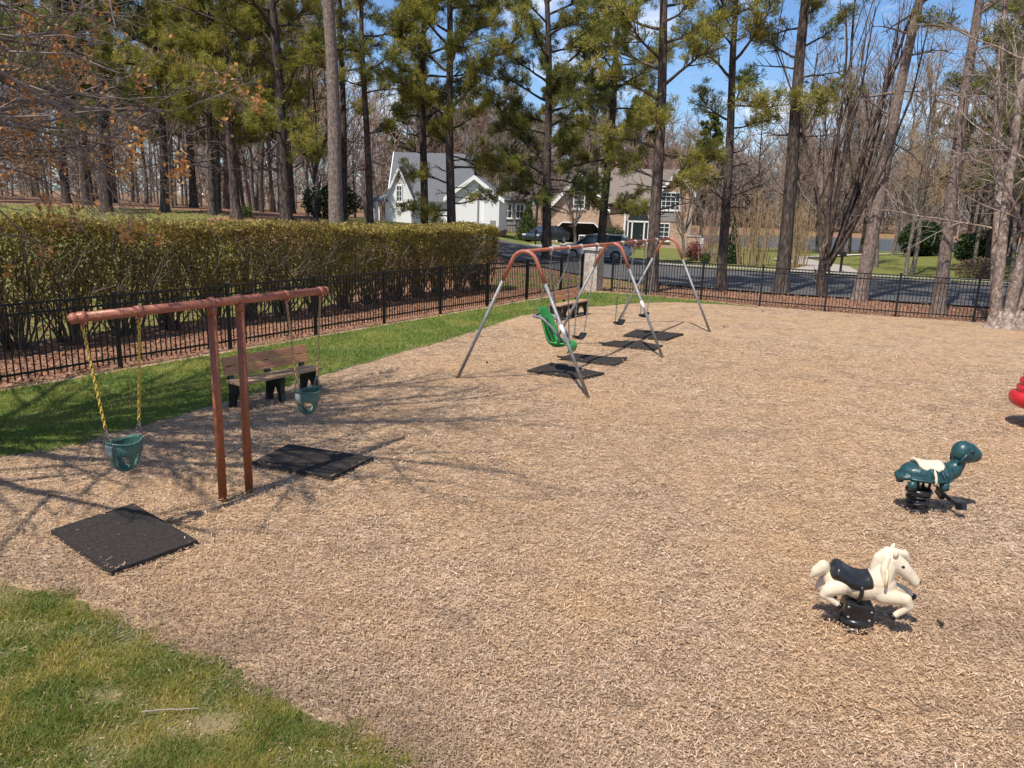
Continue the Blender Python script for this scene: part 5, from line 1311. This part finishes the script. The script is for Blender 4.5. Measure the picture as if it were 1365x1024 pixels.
# --------------------------------------------------------------------- cars
def car(name, label, loc, rz, paint, suv):
    th = thing(name, label, 'car', loc, rz)
    L, Wd = (4.6, 1.84)
    if suv: low = [(-2.25, .42), (-2.30, .62), (-2.26, .98), (-2.05, 1.05), (1.05, 1.06), (1.95, .96), (2.22, .80), (2.28, .55), (2.24, .36), (-2.15, .30)]; gh = [(-2.20, 1.02), (-2.02, 1.42), (-1.72, 1.64), (-.2, 1.70), (.55, 1.62), (1.30, 1.06)]
    else: low = [(-2.30, .42), (-2.32, .66), (-2.22, .92), (-1.75, .98), (1.0, .97), (1.9, .84), (2.25, .66), (2.32, .48), (2.26, .30), (-2.2, .28)]; gh = [(-2.0, .95), (-1.30, 1.34), (-.55, 1.45), (.15, 1.42), (.60, 1.27), (1.25, .95)]
    # body sides curve in: loft of scaled profiles
    secs = [(-1.0, .93, .02), (-.95, .985, .0), (-.55, 1.0, 0), (.55, 1.0, 0), (.95, .985, 0), (1.0, .93, .02)]
    vs = []; n = len(low)
    for (u, k, dz) in secs:
        for x, z in low: vs.append((x * k, u * Wd / 2, .62 + (z - .62) * (k - .03 * (abs(u) > .9))))
    f = [tuple(range(n - 1, -1, -1)), tuple((len(secs) - 1) * n + i for i in range(n))]
    f += [(j * n + i, j * n + (i + 1) % n, (j + 1) * n + (i + 1) % n, (j + 1) * n + i) for j in range(len(secs) - 1) for i in range(n)]
    body = MB().add(vs, f).build('body', M[paint], th, bevel=.05)
    vs = []; n = len(gh); zb = gh[0][1]
    for (u, k) in ((-1, 0), (-.0, 1), (.0, 1), (1, 0)):
        for x, z in gh:
            t_ = (z - zb) / (gh[3][1] - zb); wy = Wd / 2 * (.95 - .20 * max(0, t_))
            vs.append((x, wy * (-1 if u < 0 or (u == 0 and k and len(vs) < 2 * n) else 1), z))
    L_ = [v for v in vs[:n]]; R_ = [v for v in vs[3 * n:]]
    m = MB().add(L_ + R_, [tuple(range(n)), tuple(range(2 * n - 1, n - 1, -1))] + [(i, n + i, n + i + 1, i + 1) for i in range(n - 1)])
    m.build('cabin', M['glass'], th, bevel=.03)
    m = MB()
    hi = [i for i in range(n) if gh[i][1] > gh[3][1] - .30]
    pts = [gh[i] for i in hi]
    a = [(x, -(Wd / 2 * .765), z + .025) for x, z in pts]; b = [(x, (Wd / 2 * .765), z + .025) for x, z in pts]; k = len(pts)
    a2 = [(x, y, z - .05) for x, y, z in a]; b2 = [(x, y, z - .05) for x, y, z in b]
    m.add(a + b + a2 + b2, [(i, k + i, k + i + 1, i + 1) for i in range(k - 1)] + [(2 * k + i, 2 * k + i + 1, 3 * k + i + 1, 3 * k + i) for i in range(k - 1)] + [(i, i + 1, 2 * k + i + 1, 2 * k + i) for i in range(k - 1)] + [(k + i, 3 * k + i, 3 * k + i + 1, k + i + 1) for i in range(k - 1)])
    for sg in (-1, 1):
        for i in (0, 2, 3, 4):
            (x, z) = gh[i]
            xb, zb2 = (gh[0] if i in (0,) else (gh[-1] if i == 4 else (x - .05, zb)))
            x1, z1 = (gh[2] if i == 0 else (x, z))
            m.bar((xb, sg * Wd / 2 * .955, zb2), (x1, sg * Wd / 2 * .775, z1), .075, .05)
    m.build('roof', M[paint], th)
    for x in (-1.38, 1.42):
        for sg in (-1, 1):
            r = .36 if suv else .33
            m = MB(); pr = [(r * .62, -.11), (r * .95, -.11), (r, -.07), (r, .07), (r * .95, .11), (r * .62, .11)]
            b_ = MB().lathe(pr, 24); v = b_.v[0][:, [0, 2, 1]]; m.add(v + np.array((x, sg * (Wd / 2 - .10), r)), b_.f); wh = m.build('tyre', M['tyre'], th, True)
            m = MB(); b_ = MB().lathe([(.02, -.10), (r * .63, -.10), (r * .63, .10), (.02, .10)], 20); m.add(b_.v[0][:, [0, 2, 1]] + np.array((x, sg * (Wd / 2 - .085), r)), b_.f)
            m.build('rim', M['rim'], wh)
    for sg in (-1, 1):
        MB().box((2.17, sg * .68, .72 if not suv else .84), (.18, .34, .13), rz=-sg * .25).build('headlight', M['lamp_clear'], th, bevel=.03)
        MB().box((-2.24, sg * .72, .80 if not suv else .95), (.12, .30, .15)).build('taillight', M['lamp_red'], th, bevel=.02)
        MB().box((.85, sg * (Wd / 2 + .06), 1.04), (.14, .16, .11)).build('mirror', M[paint], th, bevel=.02)
    MB().box((2.27, 0, .52), (.08, 1.1, .16)).build('grille', M['black_plastic'], th)
    MB().box((-2.28, 0, .62), (.06, .5, .12)).build('number_plate', M['white'], th)
    return th
car('parked_sedan', 'dark sedan parked on the driveway by the cone conifer', (2.5, 66.2, h1(2.5, 66.2) + .07), R(232), 'paint_dark', False)
car('parked_suv', 'grey-blue crossover parked on the road behind the brick pillar', (5.3, 50.9, h1(5.3, 50.9) + .05), R(164), 'paint_grey', True)

def mailbox(x, y, label):
    th = thing('mailbox', label, 'mailbox', hb(x, y))
    MB().box((0, 0, .5), (.11, .11, 1.05)).build('post', M['black_metal'], th)
    m = MB(); m.prism([(-.11, 0), (.11, 0), (.11, .14)] + [(.11 * math.cos(a), .14 + .11 * math.sin(a)) for a in np.linspace(0, math.pi, 9)[1:-1]] + [(-.11, .14)], -.26, .26, 'y'); o = m.build('box', M['black_metal'], th); o.location = (0, -.05, 1.0)
    m = MB(); m.box((.13, -.1, 1.18), (.012, .05, .2)); m.build('flag', M['red'], th)
mailbox(18.85, 44.8, 'black mailbox on a post right of the upright many-limbed tree')
mailbox(1.45, 58.6, 'black mailbox on a post in front of the dark sedan')
th = thing('toy_wagon', 'red plastic ride-on toy with low seat on the driveway', 'toy', hb(7.2, 70.0), R(20))
m = MB(); m.box((0, 0, .38), (1.0, .5, .28)); m.box((-.35, 0, .62), (.14, .46, .36)); m.build('body', M['red'], th, bevel=.06)
for x, y in ((-.32, -.26), (.32, -.26), (-.32, .26), (.32, .26)):
    b_ = MB().lathe([(.03, -.05), (.18, -.05), (.18, .05), (.03, .05)], 14); MB().add(b_.v[0][:, [0, 2, 1]] + np.array((x, y, .18)), b_.f).build('wheel', M['tyre'], th)
th = thing('toy_wagon', 'taller red and white toy car beside the low red toy on the driveway', 'toy', hb(6.0, 70.4), R(-30))
m = MB(); m.box((0, 0, .40), (.95, .55, .34)); m.build('body', M['red'], th, bevel=.07)
m = MB(); m.box((0, 0, 1.05), (.6, .52, .08)); [m.bar((x, y, .55), (x * .9, y, 1.03), .05, .05) for x in (-.28, .28) for y in (-.22, .22)]; m.build('roof', M['white'], th)
for x, y in ((-.32, -.28), (.32, -.28), (-.32, .28), (.32, .28)):
    b_ = MB().lathe([(.03, -.05), (.17, -.05), (.17, .05), (.03, .05)], 14); MB().add(b_.v[0][:, [0, 2, 1]] + np.array((x, y, .17)), b_.f).build('wheel', M['tyre'], th)
m = MB(); m.prism([(-.16, -.1), (.17, -.1), (.13, .35), (.02, .62), (-.10, .50)], -.12, .12, 'y'); o = m.build('stone_marker', M['stone'], None, bevel=.04, loc=hb(21.0, 37.5)); tag(o, 'small pale standing stone at the far road edge left of the birch', 'stone')

# ------------------------------------------------------- ground cover (stuff)
rs = np.random.RandomState(200)
MATS = [[(-4.35, 6.74), (-3.91, 7.44), (-2.90, 6.61), (-3.37, 5.96)], [(-3.14, 8.81), (-2.91, 9.57), (-1.72, 9.14), (-2.06, 8.38)], [(.29, 14.64), (.80, 15.44), (1.79, 14.59), (1.31, 14.06)], [(.94, 15.95), (1.36, 16.6), (2.45, 16.09), (2.11, 15.45)]]
def off_mats(x, y):
    k = np.ones(x.shape, bool)
    for p in MATS: k &= ~in_poly(x, y, p)
    return k
def seg_dist(x, y, line):
    best = np.full(x.shape, 1e9)
    for (ax_, ay_), (bx_, by_) in zip(line[:-1], line[1:]):
        dx, dy = bx_ - ax_, by_ - ay_; t_ = np.clip(((x - ax_) * dx + (y - ay_) * dy) / (dx * dx + dy * dy), 0, 1)
        best = np.minimum(best, np.hypot(x - ax_ - t_ * dx, y - ay_ - t_ * dy))
    return best
n = 620000
r = 3.4 * (20 / 3.4) ** rs.uniform(0, 1, n); a = rs.uniform(-.80, .80, n)
x = r * np.sin(a); y = r * np.cos(a)
lawn_fuzz = .16 * (vnoise(x, y, .25, 8) - .5); 
jx, jy = rs.normal(0, .075, (2, n)); inl = in_poly(x + lawn_fuzz + jx, y + lawn_fuzz + jy, NEARLAWN) | in_poly(x + lawn_fuzz + jx, y - lawn_fuzz + jy, STRIP)
stray = rs.uniform(0, 1, n) < .05
onm = ~off_mats(x, y); edge = np.ones(n)
for mt in MATS: edge = np.minimum(edge, np.where(onm, seg_dist(x, y, mt + mt[:1]), 1))
k = (~inl | stray) & in_poly(x, y, PLAY) & (~onm | (rs.uniform(0, 1, n) < .004 + .5 * np.exp(-edge / .022) * (vnoise(x, y, .2, 44) > .42))); onm = onm[k]
x, y, r = x[k], y[k], r[k]; n = len(x)
ang = rs.uniform(0, 6.28, n); tilt = rs.normal(0, .26, n); roll = rs.normal(0, .42, n)
sc = np.clip(.75 + .03 * (r - 4), .75, 1.25)
ln = rs.gamma(2.6, .0092, n) * sc; wd = rs.uniform(.0042, .0105, n) * sc
d = np.stack([np.cos(ang) * np.cos(tilt), np.sin(ang) * np.cos(tilt), np.sin(tilt)], 1)
s_ = np.stack([-np.sin(ang) * np.cos(roll), np.cos(ang) * np.cos(roll), np.sin(roll)], 1)
heap = np.zeros(n)
feet = [tuple(tp(1.435)[:2]), tuple(tp(1.785)[:2])] + [tuple(ap(k_ * AS, o_)[:2]) for k_ in range(3) for o_ in (1.315, -1.315)] + [(2.79, 5.52), (4.56, 8.03)]
for j_, (fx, fy) in enumerate(feet):
    rr_ = .14 if j_ < 8 else .26; heap = np.maximum(heap, (.035 if j_ < 8 else .03) * np.clip(1.2 - np.hypot(x - fx, y - fy) / rr_, 0, 1))
c = np.stack([x, y, heap + .004 + np.abs(np.sin(tilt)) * ln / 2 + rs.uniform(0, .012, n) + .046 * onm], 1)
q1 = rs.uniform(.4, 1.0, (n, 1)); 
v = np.stack([c - d * ln[:, None] / 2 - s_ * wd[:, None] / 2 * q1, c + d * ln[:, None] / 2 - s_ * wd[:, None] / 2, c + d * ln[:, None] / 2 * q1 + s_ * wd[:, None] / 2, c - d * ln[:, None] / 2 + s_ * wd[:, None] / 2], 1)
dl = seg_dist(x, y, LAWN_EDGE); ds = seg_dist(x, y, CHIP_EDGE)
dirt = .85 * np.exp(-dl / .75) + .6 * np.exp(-ds / .45) + .55 * np.clip(vnoise(x, y, 1.9, 31) * .6 + vnoise(x, y, .6, 32) * .4 - .54, 0, 1) * 2
dirt = np.clip(dirt * (.55 + .9 * vnoise(x, y, .28, 33)), 0, .9)
wc = tag(raw_mesh('wood_chips', v.reshape(-1, 3), 4, M['chips']), kind='stuff')
at_ = wc.data.attributes.new('dirt', 'FLOAT', 'POINT'); at_.data.foreach_set('value', np.repeat(dirt, 4).astype(np.float32))

def blades(x, y, z, h_, w_, rs, lean=.5):
    n = len(x); a = rs.uniform(0, 6.28, n); le = rs.normal(0, lean, (n, 2)); h_ = h_ * rs.uniform(.55, 1.25, n)
    base = np.stack([x, y, z], 1); sd = np.stack([np.cos(a), np.sin(a), 0 * a], 1) * (w_ / 2)[:, None] if not np.isscalar(w_) else np.stack([np.cos(a), np.sin(a), 0 * a], 1) * w_ / 2
    tip = base + np.stack([le[:, 0] * h_, le[:, 1] * h_, h_], 1)
    return np.stack([base - sd, base + sd, tip], 1).reshape(-1, 3)
n = 760000
r = 2.6 * (9.5 / 2.6) ** rs.uniform(0, 1, n); a = rs.uniform(-1.25, .2, n); x = r * np.sin(a); y = r * np.cos(a)
fz = .30 * (vnoise(x, y, .22, 9) - .5) + .14 * (vnoise(x, y, .07, 10) - .5)
fz = .6 * fz; jx, jy = rs.normal(0, .05, (2, n)); k = in_poly(x + fz + jx, y + fz + jy, NEARLAWN); x, y, r = x[k], y[k], r[k]
clump = vnoise(x, y, .32, 11) * .6 + vnoise(x, y, .11, 12) * .4
k = rs.uniform(0, 1, len(x)) < np.clip((clump - .14) * 3.2, .16, 1) * np.clip((np.hypot(x + 1.80, (y - 4.12) * 1.3) - .10) / .25, .05, 1) * np.clip((np.hypot(x + 2.6, (y - 4.35) * 1.3) - .05) / .2, .1, 1); x, y, r, clump = x[k], y[k], r[k], clump[k]
tag(raw_mesh('lawn_grass', blades(x, y, 0 * x, .022 + .045 * np.clip(clump - .25, 0, 1), .0062 * np.clip(r / 4, .8, 1.6), rs, .85), 3, M['grass']), kind='stuff')
n = 300000
r = 8 * (30 / 8) ** rs.uniform(0, 1, n); a = rs.uniform(-.95, .42, n); x = r * np.sin(a); y = r * np.cos(a)
fz = .22 * (vnoise(x, y, .3, 13) - .5); k = in_poly(x + fz, y - fz, STRIP); x, y, r = x[k], y[k], r[k]
tag(raw_mesh('strip_grass', blades(x, y, 0 * x, np.full(len(x), .06), .0055 * np.clip(r / 6, 1, 4), rs, .6), 3, M['grass_strip']), kind='stuff')
# fallen leaves and straw beyond the fence
n = 90000
r = 10 * (62 / 10) ** rs.uniform(0, 1, n); a = rs.uniform(-.80, .70, n); x = r * np.sin(a); y = r * np.cos(a)
rd = near + far[::-1]
k = ~in_poly(x, y, PLAY) & ~in_poly(x, y, rd) & (y < 36 + .0 * x + 12 * (x < 0)); k &= ~((x > 18) & (y > 30))
x, y, r = x[k], y[k], r[k]
P = np.stack([x, y, hz(x, y) + .02], 1)
tag(raw_mesh('leaf_litter', leaves(P, .09, .05, rs, .75), 4, M['litter']), kind='stuff')
# things fallen on the chips: cones, dark scraps
for (x, y, lab) in ((3.50, 5.52, 'dark pine cone on the wood chips right of the horse'), (-.52, 15.3, 'dark pine cone on the chips near the foot of the first A-frame'), (8.1, 24.9, 'small dark cone on the chips at the far end'), (5.9, 21.3, 'small reddish cone near the right foot of the last A-frame')):
    th_ = MB(); 
    for i in range(5): th_.lathe([(.005, .011 * i), (.022 - .003 * i, .011 * i + .004), (.010, .011 * i + .013)], 10)
    o = th_.build('pine_cone', M['bark_dark'], None, loc=(x, y, .008)); o.rotation_euler = (1.2, .3, x); o.location.z = .03
    tag(o, lab, 'pine cone', 'pine cones on the wood chips')
w = Wood(); rs2 = np.random.RandomState(3)
pts, _ = wander((0, 0, .012), (1, .12, 0), .34, 6, .12, 0, rs2); pts[:, 2] = .02; w.line(pts, np.linspace(.006, .003, 7), 6)
o = w.build('fallen_stick', M['twig_pale'], None); o.location = (-2.25, 4.16, .02); o.rotation_euler = (0, 0, .1); tag(o, 'short grey stick lying in the near lawn', 'stick')

# ------------------------------------------------------ camera, light, world
cam = bpy.data.cameras.new('camera'); co = link(bpy.data.objects.new('camera', cam))
p_, r_ = R(13.263), R(1.783)
fw = V((0, math.cos(p_), -math.sin(p_))); rt = V((1, 0, 0)); up = rt.cross(fw)
Rr = rt * math.cos(r_) + up * math.sin(r_); Uu = up * math.cos(r_) - rt * math.sin(r_)
co.matrix_world = Matrix(((Rr.x, Uu.x, -fw.x, 0), (Rr.y, Uu.y, -fw.y, 0), (Rr.z, Uu.z, -fw.z, 3.2), (0, 0, 0, 1)))
cam.sensor_width = 36; cam.lens = 36 * 1018.2 / 1365; cam.clip_end = 5000; cam.clip_start = .1
SC.camera = co
AZ_, EL_ = R(54), R(59)
dirn = V((math.cos(AZ_) * math.cos(EL_), math.sin(AZ_) * math.cos(EL_), -math.sin(EL_)))
sl = bpy.data.lights.new('sun', 'SUN'); so = link(bpy.data.objects.new('sun', sl))
sl.energy = 4.6; sl.angle = R(.53); sl.color = (1, .935, .83); so.rotation_euler = dirn.to_track_quat('-Z', 'Y').to_euler(); so.location = (-20, -20, 40)
wd_ = bpy.data.worlds.new('World'); SC.world = wd_; wd_.use_nodes = True
nt = wd_.node_tree; nt.nodes.clear()
out = nt.nodes.new('ShaderNodeOutputWorld'); bg = nt.nodes.new('ShaderNodeBackground'); sky = nt.nodes.new('ShaderNodeTexSky')
sky.sky_type = 'NISHITA'; sky.sun_disc = False; sky.sun_elevation = EL_; sky.sun_rotation = math.atan2(-dirn.x, -dirn.y); sky.air_density = 1.0; sky.dust_density = .6; sky.ozone_density = 1.2
tc = nt.nodes.new('ShaderNodeTexCoord'); mp = nt.nodes.new('ShaderNodeMapping'); mp.inputs['Scale'].default_value = (1, 1, 2.2)
nz = nt.nodes.new('ShaderNodeTexNoise'); nz.inputs['Scale'].default_value = 4.2; nz.inputs['Detail'].default_value = 8; nz.inputs['Roughness'].default_value = .6
rp = nt.nodes.new('ShaderNodeValToRGB'); rp.color_ramp.elements[0].position = .52; rp.color_ramp.elements[1].position = .68
mx = nt.nodes.new('ShaderNodeMix'); mx.data_type = 'RGBA'; mx.inputs[7].default_value = (8.5, 8.8, 9.2, 1)
L_ = nt.links.new
mu = nt.nodes.new('ShaderNodeMix'); mu.data_type = 'RGBA'; mu.blend_type = 'MULTIPLY'; mu.inputs[0].default_value = 1; mu.inputs[7].default_value = (.70, .88, 1.12, 1); L_(sky.outputs[0], mu.inputs[6])
L_(tc.outputs['Generated'], mp.inputs[0]); L_(mp.outputs[0], nz.inputs['Vector']); L_(nz.outputs['Fac'], rp.inputs[0]); L_(rp.outputs[0], mx.inputs[0]); L_(mu.outputs[2], mx.inputs[6]); L_(mx.outputs[2], bg.inputs[0])
bg.inputs[1].default_value = .11; L_(bg.outputs[0], out.inputs[0])
SC.view_settings.view_transform = 'Standard'; SC.view_settings.look = 'None'; SC.view_settings.exposure = .32; SC.view_settings.gamma = 1
SC.cycles.max_bounces = 6; SC.cycles.diffuse_bounces = 3; SC.cycles.transparent_max_bounces = 4
SC.cycles.use_denoising = True
